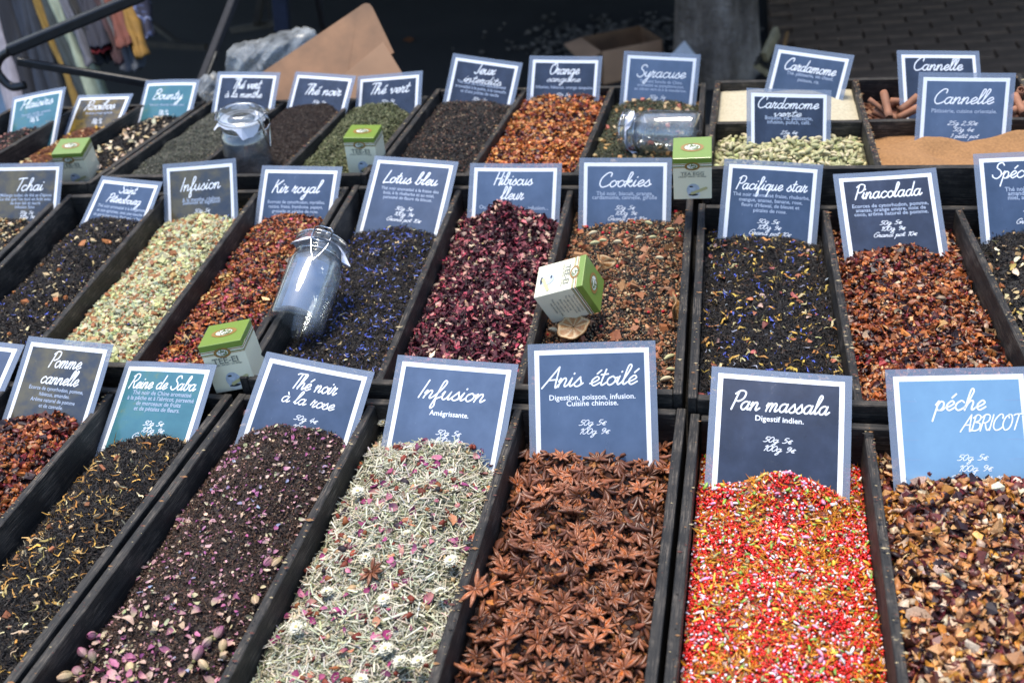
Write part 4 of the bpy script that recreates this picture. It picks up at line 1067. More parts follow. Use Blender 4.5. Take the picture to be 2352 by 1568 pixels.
def pieces(heap, kind, n, L, W, T, pal, seed, tilt=.35, layer=.002, lift=.0, jit=.10, bend=.5, curve=.5, tmin=.0, tmax=1., two=None, sd=.25, amin=0., amax=1., dens=None):
    """n pieces over the heap; L,W,T metres; pal list of (weight,(r,g,b)); two: tip colour palette"""
    g = np.random.default_rng(seed)
    tv, tf, sm = TPL[kind]
    nv = len(tv)
    a = g.uniform(amin, amax, n); t = g.uniform(tmin, tmax, n)
    if dens is not None:
        keep = dens(a, t, g); a, t = a[keep], t[keep]; n = len(a)
    x0, y0 = heap.xy(np.array(0.), np.array(.5)); x1, _ = heap.xy(np.array(1.), np.array(.5))
    wid = float(x1 - x0)
    mg = min(.3, L * .42 / wid)
    a = mg + a * (1 - 2 * mg) if amin == 0 and amax == 1 else a
    dep = heap.q[2][1] - heap.q[0][1]; mt = L * .42 / dep
    t = np.clip(t, mt, 1 - mt)
    x, y = heap.xy(a, t)
    z = heap.h(a, t) + g.uniform(-.4, 1, n) * layer + lift
    sc = np.clip(np.exp(g.normal(0, sd, (n, 1))), .45, 1.55)
    S = np.stack([np.full(n, L), np.full(n, W), np.full(n, T)], -1) * sc * np.exp(g.normal(0, .15, (n, 3)))
    P = np.repeat(tv[None], n, 0)
    if kind in ('sliver', 'curl', 'petal'):
        X = P[..., 0].copy(); Y = P[..., 1].copy()
        taper = 1 - (2 * np.abs(X)) ** 2 * g.uniform(.4, .95, (n, 1))
        P[..., 1] = Y * taper
        P[..., 2] = 0
        P = P * S[:, None, :]
        bn = g.normal(0, bend, (n, 1)); cu = g.normal(0, curve, (n, 1)); tw = g.normal(0, .6, (n, 1))
        P[..., 2] = bn * S[:, None, 0] * (X * X - .08) + tw * X * P[..., 1] + (S[:, None, 1] * .5 * (4 * Y * Y) * g.uniform(.1, .8, (n, 1)) if kind == 'petal' else 0)
        P[..., 1] += cu * S[:, None, 0] * (X * X - .08)
        if kind == 'curl':
            P[..., 1] += .08 * S[:, None, 0] * np.sin(9 * X + g.uniform(0, 6, (n, 1)))
            P[..., 2] += .06 * S[:, None, 0] * np.sin(8 * X + g.uniform(0, 6, (n, 1)))
    else:
        P = P + g.normal(0, jit, P.shape) * (1 if kind in ('chunk', 'rock', 'crumb') else .15)
        if kind == 'seed' and bend:
            P[..., 1] += g.normal(0, bend, (n, 1)) * (P[..., 0] ** 2 - .08) * 1.0
        P = P * S[:, None, :]
    yaw = g.uniform(0, 2 * PI, n); pi_ = g.normal(0, tilt, n); ro = g.normal(0, tilt, n)
    if kind in ('chunk', 'rock', 'bead', 'crumb'): ro = g.uniform(0, 6.28, n)
    cy, sy, cp, sp, crr, sr = np.cos(yaw), np.sin(yaw), np.cos(pi_), np.sin(pi_), np.cos(ro), np.sin(ro)
    Rm = np.empty((n, 3, 3))
    Rm[:, 0, 0] = cy * cp; Rm[:, 0, 1] = cy * sp * sr - sy * crr; Rm[:, 0, 2] = cy * sp * crr + sy * sr
    Rm[:, 1, 0] = sy * cp; Rm[:, 1, 1] = sy * sp * sr + cy * crr; Rm[:, 1, 2] = sy * sp * crr - cy * sr
    Rm[:, 2, 0] = -sp; Rm[:, 2, 1] = cp * sr; Rm[:, 2, 2] = cp * crr
    P = np.einsum('nij,nvj->nvi', Rm, P)
    P += np.stack([x, y, z], -1)[:, None, :]
    F = tf[None] + (np.arange(n) * nv)[:, None, None]
    w = np.array([p[0] for p in pal], float); w /= w.sum()
    cols = np.array([p[1] for p in pal], float)
    ci = g.choice(len(pal), n, p=w)
    C_ = cols[ci] * np.exp(g.normal(0, .22, (n, 1))) * np.exp(g.normal(0, .05, (n, 3)))
    C_ = np.repeat(C_[:, None, :], nv, 1)
    if two is not None:
        w2 = np.array([p[0] for p in two], float); w2 /= w2.sum()
        c2 = np.array([p[1] for p in two], float)[g.choice(len(two), n, p=w2)]
        k = np.clip(tv[:, 0] + .5, 0, 1)[None, :, None] * g.uniform(0, 1, (n, 1, 1))
        C_ = C_ * (1 - k) + c2[:, None, :] * k
    return P.reshape(-1, 3), F.reshape(-1, 3), np.clip(C_.reshape(-1, 3), 0, .9), sm

def finish(name, label, cat, heap, base, parts, mat=SPICE, na=40, nt=90, jit=.0012):
    V, F, C_ = heap.surface(base, na, nt, jit)
    Vs, Fs, Cs, Ss = [V], [F], [C_], [np.zeros(len(F), bool)]
    off = len(V)
    for p in parts:
        v, f_, cc, sm = p
        Vs.append(v); Fs.append(f_ + off); Cs.append(cc); Ss.append(np.full(len(f_), sm)); off += len(v)
    o = mesh_np(name, np.concatenate(Vs), np.concatenate(Fs), mat, np.concatenate(Cs), np.concatenate(Ss))
    tag(o, label, cat, 'heaps of loose tea and spice in the trays', 'stuff')
    return o

BT = [(5, (.010, .009, .010)), (3, (.016, .013, .012)), (1.2, (.032, .021, .014)), (.5, (.06, .036, .02))]
def tea_black(hp, n, seed, L=.0055, W=.0011):
    return pieces(hp, 'sliver', n, L, W, .001, BT, seed, tilt=.45, layer=.0022, bend=1.0, curve=.8)
CREAM = [(2, (.52, .42, .24)), (2, (.42, .30, .14)), (1, (.60, .50, .33))]
GOLDP = [(3, (.50, .27, .06)), (2, (.55, .38, .14)), (1, (.36, .16, .03)), (1, (.6, .5, .3))]
FRUIT = [(4, (.29, .072, .018)), (3, (.40, .130, .032)), (2.4, (.085, .016, .010)), (1.0, (.50, .25, .10)), (3.0, (.022, .007, .008)), (1.2, (.16, .012, .014))]
HIBR = [(4, (.042, .008, .015)), (3, (.085, .012, .024)), (3, (.020, .006, .010)), (1.3, (.17, .022, .042)), (.5, (.30, .06, .08))]

# ---- front row
H = Heap('Reine', front=-.034, cl=-.040, cr=-.012, cm=.016, back=-.05, seed=11, edge=.010)
finish('black_tea_heap', 'heap of black tea with orange and cream calendula petals under the teal front sign', 'tea', H, (.012, .011, .011), [
    tea_black(H, 26000, 1, .0075, .0012), pieces(H, 'curl', 620, .012, .0017, .001, GOLDP, 3, layer=.003, lift=.0012, bend=1.2, curve=1.2),
    pieces(H, 'chunk', 60, .006, .005, .003, [(1, (.45, .33, .18)), (1, (.25, .09, .04))], 4, lift=.001)])
H = Heap('Rose', front=-.040, cl=-.022, cr=-.018, cm=.018, back=-.045, seed=12, edge=.012, rough=.0028)
finish('rose_tea_heap', 'domed heap of fine brown tea with pink rose petals and buds', 'tea', H, (.022, .014, .012), [
    pieces(H, 'sliver', 30000, .0042, .0012, .001, [(4, (.026, .015, .011)), (3, (.046, .025, .017)), (2, (.075, .038, .023)), (.8, (.13, .07, .04))], 5, tilt=.5, layer=.002, bend=.8),
    pieces(H, 'petal', 900, .0048, .0032, .001, [(1.6, (.32, .08, .20)), (3, (.46, .24, .26)), (3, (.52, .40, .27)), (.7, (.20, .05, .16)), (.5, (.24, .30, .42)), (1.2, (.30, .32, .18))], 6, layer=.002, lift=.0012, two=[(1, (.55, .38, .36)), (1, (.3, .1, .25))]),
    pieces(H, 'petal', 420, .0085, .0055, .001, [(2, (.40, .14, .22)), (2, (.50, .34, .26)), (1, (.40, .36, .20))], 71, layer=.004, lift=.002, bend=1., two=[(1, (.55, .42, .32)), (1, (.3, .08, .2))], tmin=.12, tmax=.42, dens=lambda a, t, g: g.random(len(a)) > (t - .12) * 3),
    pieces(H, 'crumb', 1500, .0022, .0016, .001, [(2, (.42, .22, .18)), (1, (.5, .4, .25)), (1, (.3, .1, .2))], 7, layer=.001, lift=.001)])
H = Heap('InfF', front=-.034, cl=-.024, cr=-.030, cm=.012, back=-.040, seed=13, edge=.010, rough=.0035, peaks=[(.55, .72, .010, .4, .2)])
LG = [(4, (.50, .49, .37)), (3, (.58, .56, .45)), (2, (.40, .40, .29)), (2, (.56, .48, .33)), (.6, (.30, .31, .15)), (1, (.64, .60, .48))]
finish('lemongrass_heap', 'heap of cut lemongrass with rose petals, berries and everlasting flowers', 'infusion', H, (.13, .13, .08), [
    pieces(H, 'stick', 8600, .0095, .0024, .0006, [(w_, tuple(v_ * .88 for v_ in c_)) for w_, c_ in LG], 8, tilt=.26, layer=.005, sd=.38),
    pieces(H, 'stick', 2300, .0120, .0038, .0006, LG, 9, tilt=.22, layer=.005, sd=.3),
    pieces(H, 'crumb', 6000, .0028, .002, .0015, [(2, (.30, .30, .15)), (2, (.4, .33, .2)), (1, (.2, .2, .1))], 10, layer=.004),
    pieces(H, 'rock', 190, .0088, .0068, .005, [(4, (.17, .030, .016)), (1, (.03, .02, .025)), (1, (.24, .07, .02)), (1, (.45, .3, .15))], 14, lift=.002),
    pieces(H, 'petal', 300, .009, .006, .001, [(3, (.26, .03, .12)), (1, (.42, .12, .22)), (1, (.12, .02, .07)), (1, (.5, .2, .1))], 15, layer=.003, lift=.002, two=[(1, (.55, .3, .2)), (1, (.3, .05, .15))])])
H = Heap('Anis', front=-.040, cl=-.030, cr=-.034, cm=.010, back=-.042, seed=16, edge=.010, rough=.004)
HANIS = H
SAB = [(3, (.17, .055, .026)), (3, (.24, .085, .036)), (1.4, (.07, .026, .016)), (1.6, (.34, .13, .035))]
finish('star_anise_fragments', 'broken star anise pieces and seeds filling the gaps between the whole stars', 'star anise', H, (.030, .013, .009), [
    pieces(H, 'petal', 2600, .011, .0055, .001, SAB, 17, tilt=.7, layer=.004, lift=-.004, bend=.8),
    pieces(H, 'seed', 800, .005, .0035, .003, [(1, (.16, .05, .015)), (1, (.25, .09, .02))], 18, layer=.004, lift=-.002),
    pieces(H, 'seed', 1500, .0135, .0050, .0038, SAB, 19, tilt=.6, layer=.005, lift=-.003, bend=1.)])
H = Heap('Pan', front=-.034, cl=-.026, cr=-.046, cm=.000, back=-.048, seed=20, edge=.008, rough=.0030, peaks=[(.56, .87, .030, .26, .06), (.2, .9, -.006, .15, .05), (.5, .5, .006, .5, .2)])
PBD = [(12, (.72, .016, .012)), (1.6, (.45, .010, .010)), (2.2, (.78, .70, .72)), (.7, (.72, .26, .42))]
finish('candy_seed_heap', 'heap of tiny red and white candy balls with orange shreds and green sugared fennel', 'seed mix', H, (.22, .04, .015), [
    pieces(H, 'bead', 19500, .0029, .0029, .0029, PBD, 21, layer=.0022, jit=0, sd=.10, dens=lambda a, t, g: (cosnoise(a * .2, t * .55, seed=91) + g.normal(0, .45, len(a))) > -.25),
    pieces(H, 'sliver', 9500, .0095, .0014, .001, [(3, (.60, .22, .012)), (2, (.46, .13, .01)), (1.4, (.66, .34, .03)), (.7, (.24, .05, .01))], 22, tilt=.45, layer=.0026, bend=.8, dens=lambda a, t, g: (cosnoise(a * .2, t * .55, seed=91) + g.normal(0, .4, len(a))) < .30),
    pieces(H, 'seed', 1150, .0058, .0027, .0024, [(2.0, (.24, .42, .06)), (1.6, (.78, .34, .52)), (1.4, (.80, .74, .78)), (1.6, (.72, .50, .06)), (2, (.33, .28, .12))], 23, tilt=.3, layer=.002, lift=.0014, bend=.6)], SPICE_GLOSS, jit=.0008)
H = Heap('Peche', front=-.030, cl=-.030, cr=-.022, cm=.012, back=-.036, seed=24, edge=.008, rough=.004)
def fruit_mix(hp, n, seed, L, pal=FRUIT, extra=None):
    DK = [(4, (.045, .007, .010)), (3, (.022, .006, .009)), (1.2, (.11, .012, .016)), (.4, (.22, .03, .04))]
    out = [pieces(hp, 'rock', int(n * 1.05), L, L * .74, L * .46, pal, seed, layer=L * .6, jit=.19, sd=.38),
           pieces(hp, 'petal', int(n * .7), L * 1.15, L * .85, .001, pal, seed + 700, layer=L * .7, tilt=.6, bend=1.2),
           pieces(hp, 'chunk', n // 4, L * .9, L * .7, L * .5, pal, seed + 1, layer=L * .7, jit=.17, sd=.3),
           pieces(hp, 'petal', n // 2, L * 1.4, L * .6, .001, DK, seed + 2, layer=L * .4, tilt=.5, bend=1)]
    return out
PK = [(3.4, (.40, .16, .05)), (3, (.50, .26, .11)), (1.8, (.60, .44, .30)), (2.4, (.10, .024, .016)), (2.0, (.48, .21, .03)), (2.0, (.026, .010, .012)), (1.0, (.15, .03, .03))]
finish('peach_tea_heap', 'heap of peach and apricot fruit tea chunks under the pale blue sign', 'fruit tea', H, (.035, .012, .012), fruit_mix(H, 2500, 25, .0092, PK) + [
    pieces(H, 'curl', 900, .014, .0024, .001, [(1, (.55, .40, .22)), (1, (.03, .008, .010)), (1, (.42, .2, .1))], 29, layer=.004, lift=.001, bend=1.2),
    pieces(H, 'chunk', 60, .0095, .0065, .0050, [(2, (.60, .44, .33)), (1, (.62, .38, .30))], 30, lift=.002, jit=.16)], SPICE_STICKY)
H = Heap('Pomme', front=-.030, cl=-.020, cr=-.006, cm=.012, back=-.040, seed=31, edge=.010, rough=.0035)
finish('apple_tea_heap', 'heap of apple and hibiscus tea chunks at the left edge of the front row', 'fruit tea', H, (.03, .010, .010), fruit_mix(H, 2600, 32, .0075), SPICE_STICKY)
H = Heap('FarL', front=-.03, cl=-.005, cr=-.005, cm=.0, back=-.04, seed=35)
finish('dark_tea_heap', 'dark tea behind the cut-off sign at the left edge', 'tea', H, (.012, .01, .01), [tea_black(H, 6000, 36, .007, .0014)])
H = Heap('EdgeF', front=-.03, cl=-.02, cr=-.02, cm=.0, back=-.04, seed=37)
finish('dark_tea_heap', 'dark tea in the tray beyond the right edge of the front row', 'tea', H, (.012, .01, .01), [tea_black(H, 5000, 38, .007, .0014)])
# ---- middle row
H = Heap('StP', front=-.034, cl=-.036, cr=-.010, cm=.018, back=-.05, seed=41, edge=.010)
finish('bergamot_tea_heap', 'heap of long-leafed black tea with few cream and blue specks', 'tea', H, (.013, .012, .012), [
    tea_black(H, 24000, 42, .007, .0013), pieces(H, 'sliver', 260, .007, .0022, .001, CREAM, 43, lift=.0014, bend=1),
    pieces(H, 'sliver', 160, .006, .0014, .001, [(1, (.06, .09, .40))], 44, lift=.0012), pieces(H, 'chunk', 30, .0075, .006, .004, [(2, (.55, .42, .24)), (1, (.45, .16, .05))], 45, lift=.0015)])
H = Heap('InfM', front=-.026, cl=-.030, cr=-.018, cm=.010, back=-.04, seed=46, edge=.008, rough=.003)
HM = [(4, (.50, .50, .24)), (3, (.42, .44, .28)), (2, (.54, .48, .30)), (2.4, (.33, .14, .06)), (1.2, (.42, .24, .10))]
finish('pale_herb_heap', 'heap of pale green and tan mint and liquorice herb chunks', 'infusion', H, (.16, .14, .08), [
    pieces(H, 'rock', 4600, .0066, .0052, .004, HM, 47, layer=.004, sd=.3), pieces(H, 'chunk', 2200, .0062, .005, .0035, HM, 48, layer=.004, sd=.3),
    pieces(H, 'stick', 2600, .011, .0013, .0009, [(3, (.36, .42, .33)), (1, (.44, .44, .30))], 49, layer=.004, lift=.001),
    pieces(H, 'sliver', 40, .007, .003, .001, [(1, (.10, .16, .5))], 50, lift=.002)])
H = Heap('Kir', front=-.030, cl=-.026, cr=-.020, cm=.008, back=-.035, seed=51, edge=.008, rough=.003)
KP = [(5, (.31, .078, .024)), (3, (.42, .155, .040)), (1.4, (.18, .016, .018)), (3.6, (.018, .008, .010)), (.6, (.32, .04, .06)), (1, (.55, .36, .13)), (.25, (.55, .05, .10))]
finish('kir_fruit_tea_heap', 'heap of red and orange berry fruit tea with black bits beside the glass jar', 'fruit tea', H, (.030, .010, .012), fruit_mix(H, 4800, 52, .0062, KP) + [pieces(H, 'rock', 60, .011, .009, .008, [(2, (.25, .04, .06)), (1, (.45, .2, .05))], 55, lift=.001)], SPICE_STICKY)
H = Heap('Lotus', front=-.036, cl=-.036, cr=-.034, cm=.006, back=-.042, seed=56, edge=.008)
finish('blue_flower_tea_heap', 'heap of black tea strewn with bright blue cornflower petals', 'tea', H, (.014, .012, .013), [
    tea_black(H, 26000, 57, .0058, .0012), pieces(H, 'curl', 760, .0074, .0016, .001, [(4, (.055, .095, .44)), (2, (.14, .20, .52)), (1, (.03, .05, .24))], 58, layer=.002, lift=.0012, bend=.8, curve=.8),
    pieces(H, 'sliver', 420, .0065, .0014, .001, CREAM + [(1, (.22, .12, .12))], 59, lift=.001)])
H = Heap('Hib', front=-.028, cl=-.034, cr=-.032, cm=.004, back=-.04, seed=61, edge=.010, rough=.0035, peaks=[(.48, .84, .041, .24, .09)])
finish('hibiscus_heap', 'peaked heap of dark crimson hibiscus flowers with pink petal bases', 'hibiscus', H, (.03, .008, .014), [
    pieces(H, 'petal', 5200, .0115, .0045, .001, HIBR, 62, tilt=.5, layer=.006, bend=1.2, curve=.6, two=HIBR),
    pieces(H, 'curl', 2400, .012, .0026, .001, HIBR, 63, tilt=.4, layer=.005, lift=.001, bend=1.2, curve=1.),
    pieces(H, 'petal', 620, .0100, .0060, .001, [(2, (.40, .04, .08)), (1, (.5, .14, .16)), (1, (.3, .03, .06))], 64, layer=.004, lift=.0025, bend=1., two=[(2, (.66, .48, .38)), (1, (.5, .1, .12))]),
    pieces(H, 'chunk', 330, .0062, .0042, .0028, [(2, (.58, .42, .30)), (1, (.52, .30, .22))], 640, layer=.003, lift=.003, jit=.16),
    pieces(H, 'curl', 260, .009, .0022, .001, CREAM + [(1, (.5, .25, .2))], 65, layer=.003, lift=.002, bend=1.2),
    pieces(H, 'crumb', 1500, .0022, .002, .0015, [(1, (.45, .2, .16)), (1, (.3, .08, .08)), (1, (.5, .35, .25))], 66, layer=.004, lift=.001)])
H = Heap('Cookies', front=-.026, cl=-.040, cr=-.034, cm=.008, back=-.038, seed=67, edge=.006)
HCOOK = H
CK = [(4, (.26, .11, .045)), (2, (.36, .18, .08)), (1.5, (.44, .32, .18)), (1, (.16, .06, .03))]
finish('cookie_tea_heap', 'heap of black tea mixed with brown biscuit and apple crumbs, pods and pink peppercorns', 'tea', H, (.018, .014, .012), [
    tea_black(H, 17000, 68, .0052, .0013), pieces(H, 'rock', 3600, .0042, .0034, .0026, CK, 69, layer=.0026, sd=.35, jit=.12),
    pieces(H, 'crumb', 4200, .0024, .0022, .0018, [(2, (.50, .38, .22)), (2, (.30, .13, .06))], 70, layer=.002, lift=.0006),
    pieces(H, 'chunk', 160, .010, .007, .004, [(2, (.30, .11, .05)), (1, (.36, .18, .09))], 71, lift=.001, jit=.14),
    pieces(H, 'bead', 46, .0048, .0048, .0048, [(1, (.50, .015, .03))], 72, lift=.002, jit=0)])
H = Heap('Pacif', front=-.030, cl=-.028, cr=-.034, cm=.010, back=-.040, seed=73, edge=.008)
finish('yellow_flower_tea_heap', 'heap of black tea dotted with yellow and blue flower petals', 'tea', H, (.013, .012, .013), [
    tea_black(H, 27000, 74, .0068, .0011), pieces(H, 'curl', 360, .0105, .0024, .001, [(4, (.55, .36, .07)), (2, (.50, .42, .22)), (1, (.45, .2, .05))], 75, layer=.002, lift=.0014, bend=1, curve=1),
    pieces(H, 'curl', 300, .0075, .0014, .001, [(3, (.08, .12, .52)), (1, (.35, .38, .5))], 76, lift=.0014, bend=.8),
    pieces(H, 'petal', 70, .008, .005, .001, [(2, (.42, .14, .07)), (1, (.5, .36, .3)), (1, (.3, .08, .07))], 77, lift=.0016),
    pieces(H, 'curl', 200, .009, .0012, .001, [(1, (.10, .05, .025))], 78, lift=.001)])
H = Heap('Pina', front=-.030, cl=-.036, cr=-.040, cm=.022, back=-.036, seed=79, edge=.008, rough=.0035)
finish('pineapple_tea_heap', 'heap of glossy red-brown fruit chunks under the Pinacolada sign', 'fruit tea', H, (.03, .010, .010), fruit_mix(H, 4200, 80, .0072, FRUIT + [(1, (.46, .30, .2))]), SPICE_STICKY)
H = Heap('Spec', front=-.032, cl=-.012, cr=-.020, cm=.012, back=-.045, seed=84, edge=.012)
finish('almond_tea_heap', 'heap of black tea with pale almond flakes at the right edge', 'tea', H, (.013, .012, .012), [
    tea_black(H, 14000, 85, .0065, .0013), pieces(H, 'petal', 420, .0085, .0048, .001, CREAM + [(1, (.5, .34, .1))], 86, layer=.003, lift=.0016), pieces(H, 'chunk', 60, .008, .006, .004, [(1, (.3, .1, .04)), (1, (.45, .3, .12))], 87, lift=.001)])
H = Heap('Tchai', front=-.030, cl=-.020, cr=-.024, cm=.010, back=-.05, seed=88, edge=.010)
finish('chai_heap', 'heap of black chai with many cream and tan spice bits at the left edge', 'tea', H, (.014, .012, .011), [
    tea_black(H, 13000, 89, .006, .0013), pieces(H, 'rock', 1500, .0058, .0042, .003, CREAM + [(1.5, (.30, .14, .05))], 90, layer=.003, lift=.001, sd=.35)])
H = Heap('EdgeM', front=-.03, cl=-.02, cr=-.02, cm=.0, back=-.04, seed=93)
finish('dark_tea_heap', 'dark tea in the tray beyond the left edge of the middle row', 'tea', H, (.012, .01, .01), [tea_black(H, 4000, 94, .007, .0016)])
# ---- back row
H = Heap('Plaisirs', front=-.040, cl=-.032, cr=-.014, cm=.006, back=-.04, seed=101, edge=.008)
finish('berry_tea_heap', 'dark tea with small red berry bits under the Plaisirs sign', 'tea', H, (.014, .010, .010), [
    tea_black(H, 7500, 102, .006, .0016), pieces(H, 'rock', 350, .006, .004, .003, [(2, (.10, .015, .02)), (1, (.4, .2, .15))], 103, lift=.001)])
H = Heap('Rooibos', front=-.034, cl=-.036, cr=-.014, cm=.003, back=-.04, seed=104, edge=.008)
finish('rooibos_heap', 'heap of red-brown rooibos needles with yellow petals', 'rooibos', H, (.11, .035, .016), [
    pieces(H, 'sliver', 15000, .0052, .0011, .001, [(4, (.17, .05, .02)), (2, (.24, .085, .03)), (1, (.10, .03, .015)), (.6, (.36, .17, .06))], 105, layer=.002, tilt=.5),
    pieces(H, 'petal', 260, .0075, .003, .001, [(2, (.5, .3, .04)), (1, (.55, .42, .22)), (1, (.45, .2, .08))], 106, lift=.0014)])
H = Heap('Bounty', front=-.036, cl=-.022, cr=-.008, cm=.006, back=-.04, seed=107, edge=.008)
finish('coconut_tea_heap', 'heap of black tea with large ivory coconut flakes under the Bounty sign', 'tea', H, (.011, .010, .010), [
    tea_black(H, 13000, 108, .006, .0014), pieces(H, 'petal', 150, .0125, .006, .001, [(2, (.56, .46, .32)), (1, (.5, .36, .2))], 109, layer=.003, lift=.002, bend=.5, sd=.2),
    pieces(H, 'rock', 130, .006, .004, .003, [(1, (.42, .28, .14)), (1, (.5, .42, .3))], 110, lift=.001)])
H = Heap('menthe', front=-.024, cl=-.010, cr=.002, cm=.006, back=-.04, seed=111, edge=.006)
finish('gunpowder_tea_heap', 'heap of grey-green rolled mint tea left of the standing jar', 'tea', H, (.060, .060, .045), [
    pieces(H, 'crumb', 15000, .0034, .0024, .0020, [(4, (.085, .086, .064)), (3, (.055, .058, .044)), (2, (.13, .128, .095)), (1, (.17, .16, .12))], 112, layer=.0022, jit=.08),
    pieces(H, 'sliver', 5000, .0042, .0013, .001, [(1, (.10, .10, .075)), (1, (.06, .065, .05))], 113, layer=.002, lift=.0005)])
H = Heap('noir', front=-.038, cl=-.006, cr=.003, cm=.008, back=-.03, seed=114, edge=.012, rough=.0015)
finish('fine_black_tea_heap', 'smooth domed heap of very fine brown-black tea beside the standing jar', 'tea', H, (.022, .013, .010), [
    pieces(H, 'crumb', 19000, .0021, .0015, .0012, [(4, (.020, .012, .010)), (2, (.038, .020, .013)), (1, (.055, .028, .018))], 115, layer=.0012)])
H = Heap('vert', front=-.028, cl=-.003, cr=-.010, cm=.010, back=-.035, seed=117, edge=.012, rough=.003)
GT = [(4, (.095, .105, .045)), (3, (.13, .14, .065)), (2, (.065, .075, .034)), (1, (.19, .19, .10))]
finish('green_tea_heap', 'heap of flat olive green tea leaves around the small tea box', 'tea', H, (.06, .065, .032), [
    pieces(H, 'sliver', 15000, .0058, .0022, .001, GT, 118, layer=.003, tilt=.45, bend=1), pieces(H, 'rock', 900, .005, .003, .002, GT, 119, layer=.002)])
H = Heap('Jeux', front=-.030, cl=-.012, cr=-.012, cm=.004, back=-.03, seed=120, edge=.006)
finish('broken_black_tea_heap', 'heap of broken black tea with tan specks under the Jeux interdits sign', 'tea', H, (.018, .016, .016), [
    tea_black(H, 17000, 121, .0042, .0014), pieces(H, 'crumb', 1500, .0034, .0026, .002, [(2, (.17, .08, .05)), (1, (.34, .24, .16)), (1, (.09, .05, .04))], 122, layer=.002, lift=.001)])
H = Heap('Orange', front=-.024, cl=-.012, cr=-.014, cm=.006, back=-.02, seed=123, edge=.006, rough=.003)
OP = [(4, (.50, .17, .035)), (3, (.40, .095, .022)), (2, (.56, .28, .08)), (1.8, (.13, .014, .015)), (1.6, (.04, .009, .012))]
finish('orange_fruit_heap', 'heap of bright orange and red dried fruit pieces under the Orange sanguine sign', 'fruit tea', H, (.06, .016, .012), fruit_mix(H, 3000, 124, .0078, OP) + [pieces(H, 'curl', 1500, .012, .0032, .001, OP, 128, layer=.004, lift=.0015, bend=1.4, curve=1.)], SPICE_STICKY)
H = Heap('Syracuse', front=-.028, cl=-.018, cr=-.022, cm=.008, back=-.03, seed=129, edge=.006)
GS = [(4, (.060, .068, .036)), (3, (.085, .090, .048)), (2, (.04, .046, .028)), (.7, (.15, .13, .06))]
finish('citrus_green_tea_heap', 'heap of dark green tea with cream citrus cubes under the lying jar', 'tea', H, (.04, .042, .026), [
    pieces(H, 'sliver', 16000, .0055, .0016, .001, GS, 130, layer=.0025, tilt=.45, bend=1), pieces(H, 'chunk', 110, .008, .006, .004, [(2, (.5, .38, .2)), (1, (.36, .12, .08)), (1, (.42, .22, .08))], 131, lift=.001),
    pieces(H, 'rock', 500, .005, .003, .002, [(1, (.22, .10, .04)), (1, (.12, .08, .03))], 132, lift=.001)])
POW = mat_plain('ivory_powder', (.46, .41, .29), .95, 220, .16, .0030)
POW2 = mat_plain('cinnamon_powder', (.30, .155, .062), .95, 240, .22, .0030)
def powder(key, label, mat, **kw):
    hp = Heap(key, **kw)
    V, F, C_ = hp.surface((1, 1, 1), 90, 90, .0001)
    o = mesh_np(key.lower(), V, F, mat, smooth=True)
    o.name = 'powder_heap'
    tag(o, label, 'powder', 'heaps of loose tea and spice in the trays', 'stuff')
    return hp
powder('Cardamome', 'ivory cardamom powder filling the rear left tray of the raised crate', POW, front=-.018, cl=-.010, cr=-.010, cm=.012, back=-.012, rough=.0012, seed=141, edge=.004, peaks=[(.1, .5, -.004, .3, .4)])
powder('CannelleF', 'smooth mounds of brown cinnamon powder in front of the dusted sign', POW2, front=-.022, cl=-.014, cr=-.004, cm=-.010, back=-.030, rough=.0026, seed=142, edge=.010, peaks=[(.30, .66, .016, .15, .12), (.88, .74, .020, .24, .14), (.2, .3, .008, .14, .2), (.62, .3, -.006, .2, .2)])
H = Heap('verte', front=-.026, cl=-.018, cr=-.026, cm=.010, back=-.030, seed=143, edge=.006, rough=.003)
HPOD = H
PODC = [(4, (.36, .36, .17)), (3, (.44, .42, .22)), (2, (.50, .44, .25)), (1, (.28, .30, .13))]
finish('cardamom_pod_heap', 'lower layers of pale green cardamom pods in the raised crate', 'cardamom', H, (.10, .095, .045), [pieces(H, 'seed', 1500, .0135, .0060, .0054, PODC, 144, layer=.004, lift=-.004, tilt=.5, bend=.3)])
H = Heap('CannelleB', front=-.045, cl=-.045, cr=-.045, cm=.0, back=-.045, seed=146, rough=.001)
HSTICK = H
finish('cinnamon_crumb_heap', 'cinnamon bark crumbs beneath the cinnamon sticks', 'cinnamon', H, (.08, .03, .014), [pieces(H, 'chunk', 900, .012, .006, .003, [(1, (.22, .09, .045)), (1, (.12, .045, .025))], 147, layer=.003)])

